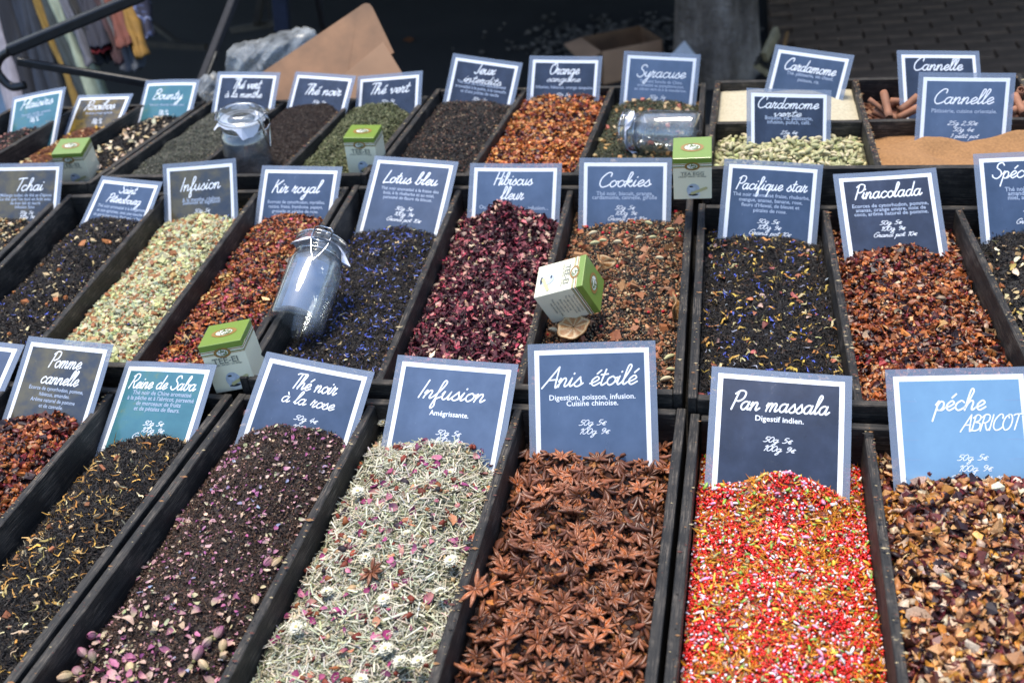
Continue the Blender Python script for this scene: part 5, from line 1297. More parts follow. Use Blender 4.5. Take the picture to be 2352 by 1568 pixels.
# ------------------------------------------------------------------ single things lying in the trays
def col_mesh(name, V, F, C_, mat, smooth=True):
    o = mesh_np(name, V, F, mat, C_, smooth)
    return o
def rand_rot(tilt=.5):
    return Matrix.Rotation(random.uniform(0, 2 * PI), 4, 'Z') @ Matrix.Rotation(random.gauss(0, tilt), 4, 'X') @ Matrix.Rotation(random.uniform(0, 2 * PI), 4, 'Z')
def star_mesh(seed):
    g = random.Random(seed)
    g.wd = g.uniform(.0028, .0038)
    V, F, C_ = [], [], []
    n = 8
    for k in range(n):
        if g.random() < .14: continue
        a = 2 * PI * k / n + g.uniform(-.12, .12)
        L = g.uniform(.0140, .0185) * (1 if g.random() > .18 else .6)
        op = g.choice((.05, .12, .3, .55, .9))
        ca, sa = math.cos(a), math.sin(a)
        S = 7
        base = len(V)
        k1 = g.uniform(.55, 1.35)
        for i in range(S):
            t = i / (S - 1)
            rr = .0015 + (L - .0015) * t
            wd = g.wd * math.sin(PI * min(1, t * .93 + .07)) ** 1.15 * (1 - .25 * t) + .00015
            zt = .0012 + .0026 * math.sin(PI * t) + (.0042 * t ** 3)
            slit = wd * .62 * op * math.sin(PI * min(1, t + .05)) ** .6
            pts = [(-slit, zt), (-wd, zt - .0022), (0, zt - .0062 + .0030 * t), (wd, zt - .0022), (slit, zt), (slit * .6, zt - .0016), (0, zt - .0030), (-slit * .6, zt - .0016)]
            for q, (w_, z_) in enumerate(pts):
                V.append((rr * ca - w_ * sa, rr * sa + w_ * ca, z_))
                cc = (.138 * k1, .061 * k1, .036 * k1) if q in (1, 2, 3) else ((.24, .11, .062) if q in (0, 4) else (.40, .15, .032))
                C_.append(cc)
        for i in range(S - 1):
            for q in range(8):
                a0 = base + i * 8 + q; b0 = base + i * 8 + (q + 1) % 8
                F += [(a0, b0, b0 + 8), (a0, b0 + 8, a0 + 8)]
        if op > .4:
            sb_ = len(V)
            sv = _iv * np.array([.0030, .0018, .0016])
            for v in sv:
                x_ = v[0] + L * .55; w_ = v[1]
                V.append((x_ * ca - w_ * sa, x_ * sa + w_ * ca, v[2] + .0014 + .0008)); C_.append((.22, .065, .012))
            F += [tuple(int(q) + sb_ for q in ff) for ff in _if]
    cb_ = len(V)
    for v in _iv: V.append((v[0] * .0024, v[1] * .0024, v[2] * .0016 + .0004)); C_.append((.13, .055, .032))
    F += [tuple(int(q) + cb_ for q in ff) for ff in _if]
    return V, F, C_
STARM = mat_spice('star_anise_husk', .38, .5, 260, .55)
def vary(m):
    nt = m.node_tree; p = nt.nodes['Principled BSDF']
    src = p.inputs['Base Color'].links[0].from_socket
    oi = nt.nodes.new('ShaderNodeObjectInfo')
    cr = ramp(nt, oi.outputs['Random'], [(0, (.62, .52, .48)), (.4, (1.2, 1.0, .88)), (1, (1.85, 1.5, 1.25))])
    mx = nt.nodes.new('ShaderNodeMix'); mx.data_type = 'RGBA'; mx.blend_type = 'MULTIPLY'; mx.inputs[0].default_value = 1
    nt.links.new(src, mx.inputs[6]); nt.links.new(cr, mx.inputs[7]); nt.links.new(mx.outputs[2], p.inputs['Base Color'])
vary(STARM)
protos = []
for s_ in range(10):
    V, F, C_ = star_mesh(s_)
    o = mesh_np('star_anise', V, F, STARM, C_, True)
    protos.append(o)
cnt = 0
pts_ = []
NST = 300
for i in range(NST):
    best = None
    for _ in range(12):
        a, t = random.uniform(.05, .95), random.uniform(.03, .985) ** .9
        d = min([((a - p[0]) * .19) ** 2 + ((t - p[1]) * .56) ** 2 for p in pts_] or [1])
        if best is None or d > best[0]: best = (d, a, t)
    _, a, t = best
    pts_.append((a, t))
    p = protos[i % 10]
    if i < 10: o = p
    else: o = p.copy(); COL.objects.link(o)
    x, y = HANIS.xy(np.array(a), np.array(t)); z = float(HANIS.h(np.array(a), np.array(t)))
    flip = Matrix.Rotation(PI, 4, 'X') if random.random() < .33 else Matrix.Identity(4)
    sc = random.uniform(.66, 1.15)
    o.matrix_world = Matrix.Translation((float(x), float(y), z + random.uniform(.000, .010))) @ rand_rot(.50) @ flip @ Matrix.Scale(sc, 4)
    tag(o, 'whole brown star anise lying in the tray under the Anis sign', 'star anise', 'whole star anise in the front tray')
# one star rests on the wall between infusion and star anise, one in the lemongrass
def extra_star(px, py, zr, rot, lab, sc=1.15):
    o = protos[1].copy(); COL.objects.link(o)
    q = at(px, py, Z=zr)
    o.matrix_world = Matrix.Translation(q) @ rot @ Matrix.Scale(sc, 4)
    tag(o, lab, 'star anise')
extra_star(1092, 1352, .004, Matrix.Rotation(.35, 4, 'X') @ Matrix.Rotation(-.35, 4, 'Y'), 'star anise leaning on the wooden wall beside the lemongrass', 1.2)
extra_star(852, 1312, -.014, Matrix.Rotation(.5, 4, 'X'), 'lone star anise lying in the lemongrass mix', 1.0)
o = None

# daisies (everlasting flowers) in the lemongrass
def daisy(seed):
    g = random.Random(seed)
    V, F, C_ = [], [], []
    for ring, (n, r0, r1, zz) in enumerate(((18, .0022, .0085, .0), (16, .0020, .0070, .0018), (12, .0012, .0048, .0032))):
        for k in range(n):
            a = 2 * PI * k / n + g.uniform(-.1, .1); w = .0015
            ca, sa = math.cos(a), math.sin(a)
            rr = r1 * g.uniform(.85, 1.1); up = g.uniform(.0005, .0035) + zz
            b = len(V)
            for (x_, w_, z_) in ((r0, -w * .5, zz), (r0, w * .5, zz), ((r0 + rr) / 2, -w, zz + .001), ((r0 + rr) / 2, w, zz + .001), (rr, 0, up)):
                V.append((x_ * ca - w_ * sa, x_ * sa + w_ * ca, z_)); C_.append((.74, .72, .60) if ring else (.64, .62, .48))
            F += [(b, b + 2, b + 3), (b, b + 3, b + 1), (b + 2, b + 4, b + 3)]
    b = len(V)
    for v in _iv: V.append((v[0] * .0026, v[1] * .0026, v[2] * .0016 + .003)); C_.append((.52, .42, .18))
    F += [tuple(int(q) + b for q in ff) for ff in _if]
    return V, F, C_
dp = [mesh_np('everlasting_flower', *daisy(s_)[:2], SPICE, daisy(s_)[2]) for s_ in range(3)]
DZ = [(822, 1131, 'top left of the lemongrass heap'), (945, 1083, 'near the top of the lemongrass'), (1035, 1088, 'upper right part of the lemongrass'), (905, 1178, 'middle of the lemongrass heap, near the wall'), (935, 1230, 'middle of the lemongrass heap'),
      (1040, 1130, 'right of the upper middle of the lemongrass'), (840, 1283, 'left side of the lemongrass, above the lone star'), (1036, 1290, 'right side, above the dark corner'), (1012, 1362, 'right edge, against the wooden wall'), (752, 1362, 'left edge of the lemongrass heap'),
      (882, 1378, 'lower middle, below the lone star'), (682, 1442, 'lower left corner of the lemongrass'), (888, 1492, 'near the bottom, tilted on its side'), (962, 1522, 'at the bottom right wall'), (1074, 1226, 'upper right, at the wooden wall'), (920, 1520, 'bottom middle'), (828, 1562, 'bottom left of the middle'), (880, 972, 'in the gap left of the sign')]
for i, (px, py, lab) in enumerate(DZ):
    if i < 3: o = dp[i]
    else: o = dp[i % 3].copy(); COL.objects.link(o)
    q = at(px, py, Z=-.018 if i != 17 else -.03)
    o.matrix_world = Matrix.Translation(q) @ rand_rot(.35) @ Matrix.Scale(random.uniform(.85, 1.08), 4)
    tag(o, 'dried white everlasting flower, ' + lab, 'dried flower', 'white dried flowers in the lemongrass')

# rosebuds
def bud_mesh(seed, colr, tip):
    g = random.Random(seed)
    V, F, C_ = [], [], []
    for lay in range(3):
        n = 5
        for k in range(n):
            a = 2 * PI * (k + lay * .5) / n + g.uniform(-.1, .1)
            R0 = .0052 - lay * .0008
            S = 5; b = len(V)
            kb = g.uniform(.6, 1.2)
            for i in range(S):
                t = i / (S - 1)
                rr = R0 * math.sin(PI * (t * .80 + .12)) ** .8 * (1.0 + .05 * g.random())
                z_ = -.007 + .0155 * t
                for w_ in (-.75, 0, .75):
                    an = a + w_ * (1 - .55 * t)
                    r2 = rr * (1.0 + (.14 * g.random() if w_ < 0 else .0) + (.22 * t * t if w_ else .10) + lay * .02)
                    V.append((r2 * math.cos(an), r2 * math.sin(an), z_))
                    kk = t
                    C_.append(tuple((colr[q] * (1 - kk) + tip[q] * kk) * kb for q in range(3)))
            for i in range(S - 1):
                for q in (0, 1):
                    a0 = b + i * 3 + q
                    F += [(a0, a0 + 1, a0 + 4), (a0, a0 + 4, a0 + 3)]
    b = len(V)
    for v in _iv: V.append((v[0] * .0024, v[1] * .0024, v[2] * .0026 - .0085)); C_.append((.22, .20, .08))
    F += [tuple(int(q) + b for q in ff) for ff in _if]
    return V, F, C_
bp = []
for s_, (ca_, cb_) in enumerate((((.36, .33, .18), (.34, .15, .22)), ((.48, .38, .20), (.52, .36, .24)), ((.36, .24, .20), (.26, .07, .16)))):
    V, F, C_ = bud_mesh(s_, ca_, cb_)
    bp.append(mesh_np('rosebud', V, F, SPICE, C_, True))
RB = [(600, 1142, 1, 'single cream rosebud high on the rose tea'), (211, 1458, 2, 'purple rosebud at the upper left of the lower left cluster'), (190, 1497, 2, 'purple rosebud against the left wall'), (212, 1506, 0, 'greenish rosebud in the lower left cluster'), (300, 1532, 1, 'peach rosebud in the lower middle of the rose tea'),
      (150, 1552, 1, 'cream rosebud at the bottom left corner'), (178, 1540, 2, 'dark purple rosebud beside the bottom left cream one'), (476, 1473, 0, 'green and pink rosebud at the top of the lower right cluster'), (512, 1482, 1, 'cream rosebud against the right wall, upper'), (454, 1500, 2, 'violet rosebud at the left of the lower right cluster'),
      (515, 1504, 1, 'cream rosebud against the right wall, lower'), (468, 1525, 1, 'yellowish rosebud at the bottom of the lower right cluster'), (502, 1452, 2, 'magenta rosebud above the lower right cluster'), (636, 1290, 1, 'cream torn rosebud against the right wall halfway up'), (616, 1290, 2, 'magenta petal bud left of the torn cream one'),
      (587, 1377, 1, 'cream bud against the right wall below the halfway point'), (566, 948, 2, 'pink rosebud in the gap left of the rose sign'), (562, 978, 1, 'cream rosebud in the gap left of the rose sign')]
for i, (px, py, kx, lab) in enumerate(RB):
    used = [r_[2] for r_ in RB[:i]]
    if kx not in used: o = bp[kx]
    else: o = bp[kx].copy(); COL.objects.link(o)
    q = at(px, py, Z=-.020)
    o.matrix_world = Matrix.Translation(q) @ rand_rot(.4) @ Matrix.Rotation(random.choice((-1, 1)) * random.uniform(.9, 1.5), 4, 'Y') @ Matrix.Scale(random.uniform(.72, .95), 4)
    tag(o, lab, 'rosebud', 'dried rosebuds in the rose tea')

# cardamom pods
def pod_mesh(seed, colr):
    g = random.Random(seed)
    V, F, C_ = [], [], []
    S, n = 9, 9
    for i in range(S):
        t = i / (S - 1)
        w = math.sin(PI * (t * .92 + .04)) ** .62 * .0034
        for k in range(n):
            a = 2 * PI * k / n
            rr = w * (1 + .13 * math.cos(3 * a) + .05 * math.cos(9 * a))
            V.append(((t - .5) * .0155, rr * math.cos(a) + .0015 * math.sin(PI * t), rr * math.sin(a)))
            kk = 1 + .18 * math.cos(3 * a) + .1 * g.random()
            C_.append(tuple(v * kk for v in colr))
    for i in range(S - 1):
        for k in range(n):
            a0, b0 = i * n + k, i * n + (k + 1) % n
            F += [(a0, b0, b0 + n), (a0, b0 + n, a0 + n)]
    for k in range(1, n - 1): F += [(0, k + 1, k), ((S - 1) * n, (S - 1) * n + k, (S - 1) * n + k + 1)]
    return V, F, C_
pp = [mesh_np('cardamom_pod', *pod_mesh(s_, cl_)[:2], SPICE, pod_mesh(s_, cl_)[2], True) for s_, cl_ in enumerate(((.44, .42, .22), (.52, .47, .28), (.54, .46, .29), (.38, .37, .19)))]
for i in range(290):
    a, t = random.uniform(.06, .94), random.uniform(.04, .97)
    o = pp[i] if i < 4 else pp[i % 4].copy()
    if i >= 4: COL.objects.link(o)
    x, y = HPOD.xy(np.array(a), np.array(t)); z = float(HPOD.h(np.array(a), np.array(t)))
    o.matrix_world = Matrix.Translation((float(x), float(y), z + random.uniform(.001, .0075))) @ Matrix.Rotation(random.uniform(0, 6.28), 4, 'Z') @ Matrix.Rotation(random.gauss(0, .35), 4, 'Y') @ Matrix.Rotation(random.uniform(0, 6.28), 4, 'X') @ Matrix.Scale(random.uniform(.70, 1.05), 4)
    tag(o, 'pale green cardamom pod in the tray under the Cardomome verte sign', 'cardamom pod', 'whole cardamom pods in the raised crate')
CP = [(1540, 527, 'upper right of the cookie tea'), (1468, 545, 'left of the upper middle of the cookie tea'), (1500, 545, 'right of the upper middle'), (1362, 535, 'at the upper left wall'), (1366, 558, 'left side below the first'), (1418, 555, 'below the sign, left of centre'), (1385, 552, 'cream one left of centre'),
      (1515, 592, 'right, beside the tea box'), (1541, 848, 'lower right, above the corner'), (1530, 870, 'lowest right'), (1538, 820, 'right side above the lowest ones'), (1272, 758, 'lower left below the tea box'), (1490, 512, 'just below the Cookies sign')]
for i, (px, py, lab) in enumerate(CP):
    o = pp[(i * 2) % 4].copy(); COL.objects.link(o)
    q = at(px, py, Z=-.006)
    o.matrix_world = Matrix.Translation(q) @ Matrix.Rotation(random.uniform(-.8, .8), 4, 'Z') @ Matrix.Rotation(random.gauss(0, .1), 4, 'Y') @ Matrix.Scale(random.uniform(.75, 1.05), 4)
    tag(o, 'cardamom pod in the cookie tea, ' + lab, 'cardamom pod')

# dried orange slices in the cookie tea
def orange_slice(q, rot, R, lab, curl):
    o_ = empty('orange_slice', q, rot.to_3x3()); tag(o_, lab, 'orange slice', 'dried orange slices in the cookie tea')
    V, F, C_ = [], [], []
    n = 36; Rs = (.06, .25, .5, .8, .9, 1.0)
    irr = lambda a: 1 + .09 * math.sin(3 * a + R * 900) + .06 * math.sin(7 * a)
    for rr in Rs:
        for k in range(n):
            a = 2 * PI * k / n
            wv = (.0022 * math.sin(2 * a + 1) + .0012 * math.sin(5 * a + rr * 4)) * rr
            ir = irr(a)
            V.append((R * rr * ir * math.cos(a), R * rr * ir * .86 * math.sin(a), wv + curl * (R * rr * math.cos(a)) ** 2 / R))
            sp = abs(math.sin(a * 4.5)) < .30
            C_.append((.36, .17, .055) if rr > .95 else ((.52, .38, .20) if (sp or rr > .85) else (.36, .17, .06)))
    for j in range(len(Rs) - 1):
        for k in range(n):
            a0, b0 = j * n + k, j * n + (k + 1) % n
            F += [(a0, b0, b0 + n), (a0, b0 + n, a0 + n)]
    f_ = mesh_np('flesh', V, F, SPICE_STICKY, C_, True, o_)
    md = f_.modifiers.new('thickness', 'SOLIDIFY'); md.thickness = .0018
    f_.name = 'slice'
orange_slice(at(1318, 752, Z=.002), Matrix.Rotation(.35, 4, 'X') @ Matrix.Rotation(-.2, 4, 'Y'), .023, 'dried orange slice lying below the tilted tea box', .22)
orange_slice(at(1378, 604, Z=.006), Matrix.Rotation(1.1, 4, 'X') @ Matrix.Rotation(.8, 4, 'Y'), .015, 'curled dried orange slice behind the tilted tea box', 1.2)
orange_slice(at(1549, 706, Z=.004), Matrix.Rotation(.4, 4, 'X') @ Matrix.Rotation(1.25, 4, 'Y'), .022, 'dried orange slice on edge against the right wall of its tray', .3)

# cinnamon sticks
def quill(p0, p1, R, lab, colr):
    p0, p1 = Vector(p0), Vector(p1)
    d = (p1 - p0); L = d.length; x = d.normalized()
    z = Vector((0, 0, 1)); y = z.cross(x).normalized() if abs(x.z) < .95 else Vector((0, 1, 0)); z = x.cross(y)
    V, F, Q = [], [], []
    prof = []
    for k in range(26):
        s_ = k / 25
        a = -PI * 1.9 * (1 - s_) ; rr = R * (.25 + .75 * min(1, s_ * 2.2)) if s_ < .45 else R
        prof.append((rr * math.cos(a * 1.6), rr * math.sin(a * 1.6)))
    K = len(prof)
    S = 6
    for i in range(S):
        for (a, b) in prof:
            w = 1 + .04 * math.sin(i * 1.7)
            V.append(tuple(p0 + d * (i / (S - 1)) + y * a * w + z * b * w))
    for i in range(S - 1):
        for k in range(K - 1):
            a0 = i * K + k
            Q.append((a0, a0 + 1, a0 + K + 1, a0 + K))
    o_ = mesh_np('cinnamon_stick', V, [], mat_plain('cinnamon_bark', colr, .7, 25, .3, .0008), smooth=True, F4=Q)
    md = o_.modifiers.new('thickness', 'SOLIDIFY'); md.thickness = .0014
    tag(o_, lab, 'cinnamon stick', 'cinnamon sticks in the raised crate')
CB = (.30, .13, .070)
def SP(x, y, z): return at(x, y, Z=.06 + z)
ST = [((2030, 213, .012), (2043, 272, -.01), 'upright cinnamon stick near the left wall'), ((1996, 228, .0), (2040, 262, -.02), 'thin cinnamon stick leaning on the left wall'), ((2066, 256, -.01), (2108, 222, .01), 'thick cinnamon stick rising to the right behind the sign'),
      ((2062, 273, -.02), (2110, 247, .0), 'cinnamon stick below the thick one'), ((2006, 255, -.02), (2042, 273, -.03), 'short stick in the lower left corner of the tray'), ((2042, 268, -.025), (2076, 279, -.03), 'short cinnamon stick at the front wall'), ((2045, 233, -.03), (2110, 238, -.03), 'cinnamon stick lying flat at the back'),
      ((2046, 240, -.034), (2075, 236, -.034), 'dark cinnamon stick at the bottom'), ((2330, 218, .01), (2352, 262, -.01), 'cinnamon stick right of the dusted sign'), ((2322, 258, -.01), (2375, 228, .0), 'cinnamon stick rising past the right edge'), ((2318, 270, -.02), (2380, 268, -.02), 'cinnamon stick lying at the front right'), ((2345, 206, .012), (2336, 236, -.02), 'upright cinnamon stick at the right edge')]
for i, (a, b, lab) in enumerate(ST):
    k = random.uniform(.8, 1.2)
    quill(SP(*a), SP(*b), .0068 if i not in (1, 7) else .0045, lab, tuple(v * k for v in CB))

# ------------------------------------------------------------------ tea egg boxes
def rot_vec(rv):
    v = Vector(rv); return Matrix.Rotation(v.length, 3, v.normalized())
def mat_stripe(name, c1, c2, freq):
    m, n, l, p = new_mat(name)
    nt = m.node_tree
    tc = n.new('ShaderNodeTexCoord'); sx = n.new('ShaderNodeSeparateXYZ'); l.new(tc.outputs['Object'], sx.inputs[0])
    ad = n.new('ShaderNodeMath'); ad.operation = 'ADD'; l.new(sx.outputs[0], ad.inputs[0]); l.new(sx.outputs[1], ad.inputs[1])
    mu = n.new('ShaderNodeMath'); mu.operation = 'MULTIPLY'; mu.inputs[1].default_value = freq; l.new(ad.outputs[0], mu.inputs[0])
    si = n.new('ShaderNodeMath'); si.operation = 'SINE'; l.new(mu.outputs[0], si.inputs[0])
    l.new(ramp(nt, si.outputs[0], [(0.35, c1), (0.65, c2)]), p.inputs['Base Color'])
    p.inputs['Roughness'].default_value = .35
    p.inputs['Coat Weight'].default_value = .6; p.inputs['Coat Roughness'].default_value = .12
    f2 = noise(nt, 90, 2, .5); bump(nt, p, f2, .15, .0006)
    return m
CREAMB = mat_stripe('cream_striped_carton', (.84, .80, .56), (.90, .87, .70), 4200)
GREENB = mat_stripe('green_striped_carton', (.165, .25, .035), (.215, .31, .06), 4200)
GOLDB = mat_plain('gold_brown_print', (.30, .16, .04), .4, 50, .1, 0, coat=.5)
OLIVEB = mat_plain('olive_print', (.12, .17, .03), .4, 50, .1, 0, coat=.5)
WHITEB = mat_plain('white_print', (.75, .75, .68), .4, 50, .03, 0, coat=.5)
GREYB = mat_plain('grey_print', (.20, .21, .17), .4, 50, .1, 0, coat=.5)
EGGM = mat_plain('egg_blue_grey_print', (.45, .52, .60), .4, 120, .3, 0, coat=.5)
BLKB = mat_plain('black_print', (.02, .025, .03), .4, 50, .1, 0, coat=.5)
TAGB = mat_plain('yellow_tag_print', (.55, .52, .26), .4, 50, .05, 0, coat=.5)
def ellipse(cx, cz, a, b, y, V, F, n=28, tilt=0):
    base = len(V); V.append((cx, y, cz))
    for k in range(n):
        an = 2 * PI * k / n
        px, pz = a * math.cos(an), b * math.sin(an)
        V.append((cx + px * math.cos(tilt) - pz * math.sin(tilt), y, cz + px * math.sin(tilt) + pz * math.cos(tilt)))
    for k in range(n): F.append((base, base + 1 + k, base + 1 + (k + 1) % n))
def logo(parent, cx, cz, a, b, y, top=None):
    """oval badge with the word Cha above Cult; top: draws it on the lid (x-y plane at z=top)"""
    def fin(nm, V, F, mt):
        if top is not None: V = [(x, z_, top - yy) for (x, yy, z_) in V]
        return mesh_np(nm, V, F, mt, parent=parent)
    V, F = [], []; ellipse(cx, cz, a, b, y, V, F); fin('badge', V, F, GOLDB)
    V, F = [], []; ellipse(cx, cz, a * .74, b * .70, y - .0001, V, F); fin('badge', V, F, OLIVEB)
    V, F = [], []; ellipse(cx, cz, a * .66, b * .62, y - .0002, V, F); fin('badge', V, F, WHITEB)
    V, F = [], []
    for t, dz in (('Cha', .10), ('Cult', -.50)):
        S, adv = hand_strokes(t, .25); sc = b * .34
        ribbon(S, sc * .32, V, F, sc, cx - adv * sc / 2 + (-.1 if t == 'Cha' else .12) * a, cz + dz * b, y - .0003)
    fin('logo', V, F, OLIVEB)
def tea_box(cpos, rv, w, h, label, word, side=False):
    c_ = Vector(cpos) + Vector((0, 0, RIM))
    R = rot_vec(rv)
    o = empty('tea_box', c_, R); tag(o, label, 'tea box', 'small green and cream tea egg boxes')
    hw, hh = w / 2, h / 2
    gz = hh - h * .13
    bm_obj('carton', box_bm(-hw, hw, -hw, hw, -hh, gz - .0002, .0006), CREAMB, o)
    bm_obj('lid', box_bm(-hw - .0003, hw + .0003, -hw - .0003, hw + .0003, gz, hh, .0009, seg=2), GREENB, o)
    for k, (dz, th, mt) in enumerate(((.0014, .0013, GOLDB), (.0031, .0009, WHITEB), (.0048, .0012, OLIVEB), (.0066, .0009, GOLDB))):
        bm_obj('band', box_bm(-hw - .00025, hw + .00025, -hw - .00025, hw + .00025, gz - dz - th / 2, gz - dz + th / 2), mt, o)
    y = -hw - .0007
    logo(o, 0, gz - .0045, w * .20, w * .125, y)
    logo(o, 0, 0, w * .30, w * .20, -.0005, top=hh)
    v, t = print_line(word)
    s = w * .60 / (v[:, 0].max() - v[:, 0].min())
    cx = (v[:, 0].max() + v[:, 0].min()) / 2
    P = np.zeros((len(v), 3)); P[:, 0] = (v[:, 0] - cx) * s; P[:, 1] = y; P[:, 2] = gz - h * .275 + v[:, 1] * s * .9
    mesh_np('lettering', P, t, GREYB, parent=o)
    V, F = [], []
    for zz in (gz - h * .19, gz - h * .29): ribbon([[(-w * .32, zz), (w * .32, zz)]], .0003, V, F, y=y)
    mesh_np('rule', V, F, GREYB, parent=o)
    v, t = print_line('Edelstahl - \u00d84,5cm - mit Ablage')
    s = w * .72 / (v[:, 0].max() - v[:, 0].min()); cx = (v[:, 0].max() + v[:, 0].min()) / 2
    P = np.zeros((len(v), 3)); P[:, 0] = (v[:, 0] - cx) * s; P[:, 1] = y; P[:, 2] = gz - h * .325 + v[:, 1] * s
    mesh_np('lettering', P, t, GREYB, parent=o)
    ez = -hh + h * .22
    V, F = [], []; ellipse(.002, ez - h * .10, w * .17, h * .10, y - .00005, V, F); mesh_np('picture', V, F, WHITEB, parent=o)
    V, F = [], []; ellipse(.001, ez + .001, w * .17, h * .155, y - .0001, V, F); mesh_np('picture', V, F, EGGM, parent=o)
    V, F = [], []; ellipse(.001, ez - h * .105, w * .13, h * .025, y - .00015, V, F); ellipse(-.002, ez + h * .10, w * .05, h * .02, y - .00015, V, F); mesh_np('picture', V, F, BLKB, parent=o)
    V, F = [], []; ribbon([[(-.004, -.004), (w * .30, .005)]], .0048, V, F, ox=.003, oz=ez - .001, y=y - .0002); mesh_np('picture', V[:len(V)], F, TAGB, parent=o)
    if side:
        VV, TT, base = [], [], 0
        for i, tx in enumerate(('Tee-Ei aus Edelstahl', 'mit Kette und Ablage', 'Tea egg stainless steel', 'with drip tray', 'Boule \u00e0 th\u00e9 inox', 'avec support', 'Thee-ei roestvrij staal', 'met schaaltje')):
            v, t = print_line(tx); s = .0042
            cx = (v[:, 0].max() + v[:, 0].min()) / 2
            P = np.zeros((len(v), 3)); P[:, 0] = hw + .0007; P[:, 1] = (v[:, 0] - cx) * s; P[:, 2] = hh * .42 - i * .0052 + v[:, 1] * s
            VV.append(P); TT.append(t + base); base += len(v)
        mesh_np('lettering', np.concatenate(VV), np.concatenate(TT), GREYB, parent=o)
    return o
tea_box((-1.2499, 1.6866, .0166 + .018), (.132, .052, .182), .0570, .0715, 'tea egg box at the left, standing in front of the coconut tea', 'TEE-EI')
tea_box((-.6654, 1.699, .0461), (.026, .032, .033), .0565, .0734, 'tea egg box with a shiny lid standing in the olive green tea', 'TEE-EI')
tea_box((-.0689, 1.4904, .0989), (.171, -.009, .034), .0566, .0733, 'upright box reading TEA EGG, between the Cookies and Pacifique star signs', 'TEA EGG')
tea_box((-.652, 1.0599, .0244 + .004), (-.052, -.114, .195), .0574, .0722, 'tea egg box in the front left, right of the Reine de Saba sign', 'TEE-EI')
tea_box((-.2228, 1.2252, .041), (1.814, -2.849, 3.015), .0566, .0733, 'tea egg box lying on its edge in the cookie tea', 'TEE-EI', side=True)

# ------------------------------------------------------------------ glass jars
def mat_glass():
    """thin clear glass: lets the light through, reflects by its angle"""
    m, n, l, p = new_mat('clear_glass'); nt_ = m.node_tree
    n.remove(p)
    lw = n.new('ShaderNodeLayerWeight'); lw.inputs['Blend'].default_value = .5
    pw = n.new('ShaderNodeMath'); pw.operation = 'POWER'; pw.inputs[1].default_value = 2.6; l.new(lw.outputs['Facing'], pw.inputs[0])
    fr_ = n.new('ShaderNodeMath'); fr_.operation = 'MULTIPLY_ADD'; fr_.inputs[1].default_value = .80; fr_.inputs[2].default_value = .10; l.new(pw.outputs[0], fr_.inputs[0])
    tr_ = n.new('ShaderNodeBsdfTransparent'); tr_.inputs[0].default_value = (.94, .96, .965, 1)
    gl = n.new('ShaderNodeBsdfGlossy'); gl.inputs['Roughness'].default_value = .05
    df_ = n.new('ShaderNodeBsdfDiffuse'); df_.inputs[0].default_value = (.75, .80, .85, 1)
    sm_ = n.new('ShaderNodeMixShader'); l.new(ramp(nt_, noise(nt_, 35, 3, .6), [(.4, (.03,) * 3), (.7, (.10,) * 3)]), sm_.inputs[0]); l.new(tr_.outputs[0], sm_.inputs[1]); l.new(df_.outputs[0], sm_.inputs[2])
    mx = n.new('ShaderNodeMixShader')
    l.new(fr_.outputs[0], mx.inputs[0]); l.new(sm_.outputs[0], mx.inputs[1]); l.new(gl.outputs[0], mx.inputs[2])
    l.new(mx.outputs[0], n['Material Output'].inputs[0])
    return m
GLASS = mat_glass()
STEEL = mat_plain('steel_wire', (.62, .63, .65), .22, 50, .1, 0, metal=1.0)
def tissue(): 
    m, n, l, p = new_mat('white_tissue_tag')
    p.inputs['Base Color'].default_value = (.72, .74, .84, 1); p.inputs['Roughness'].default_value = .6
    return m
TISSUE = tissue()
def sheer(name, col, k):
    m, n, l, p = new_mat(name)
    p.inputs['Base Color'].default_value = (*col, 1); p.inputs['Roughness'].default_value = .5
    tr_ = n.new('ShaderNodeBsdfTransparent'); mx = n.new('ShaderNodeMixShader'); mx.inputs[0].default_value = k
    l.new(tr_.outputs[0], mx.inputs[1]); l.new(p.outputs[0], mx.inputs[2]); l.new(mx.outputs[0], n['Material Output'].inputs[0])
    return m
BLUE_REFL = sheer('sheer_blue_reflection', (.13, .22, .42), .72)  # sky reflection on the jar, painted as a blue strip
PALE_REFL = sheer('sheer_pale_reflection', (.34, .48, .72), .70)  # brighter core of the painted sky reflection
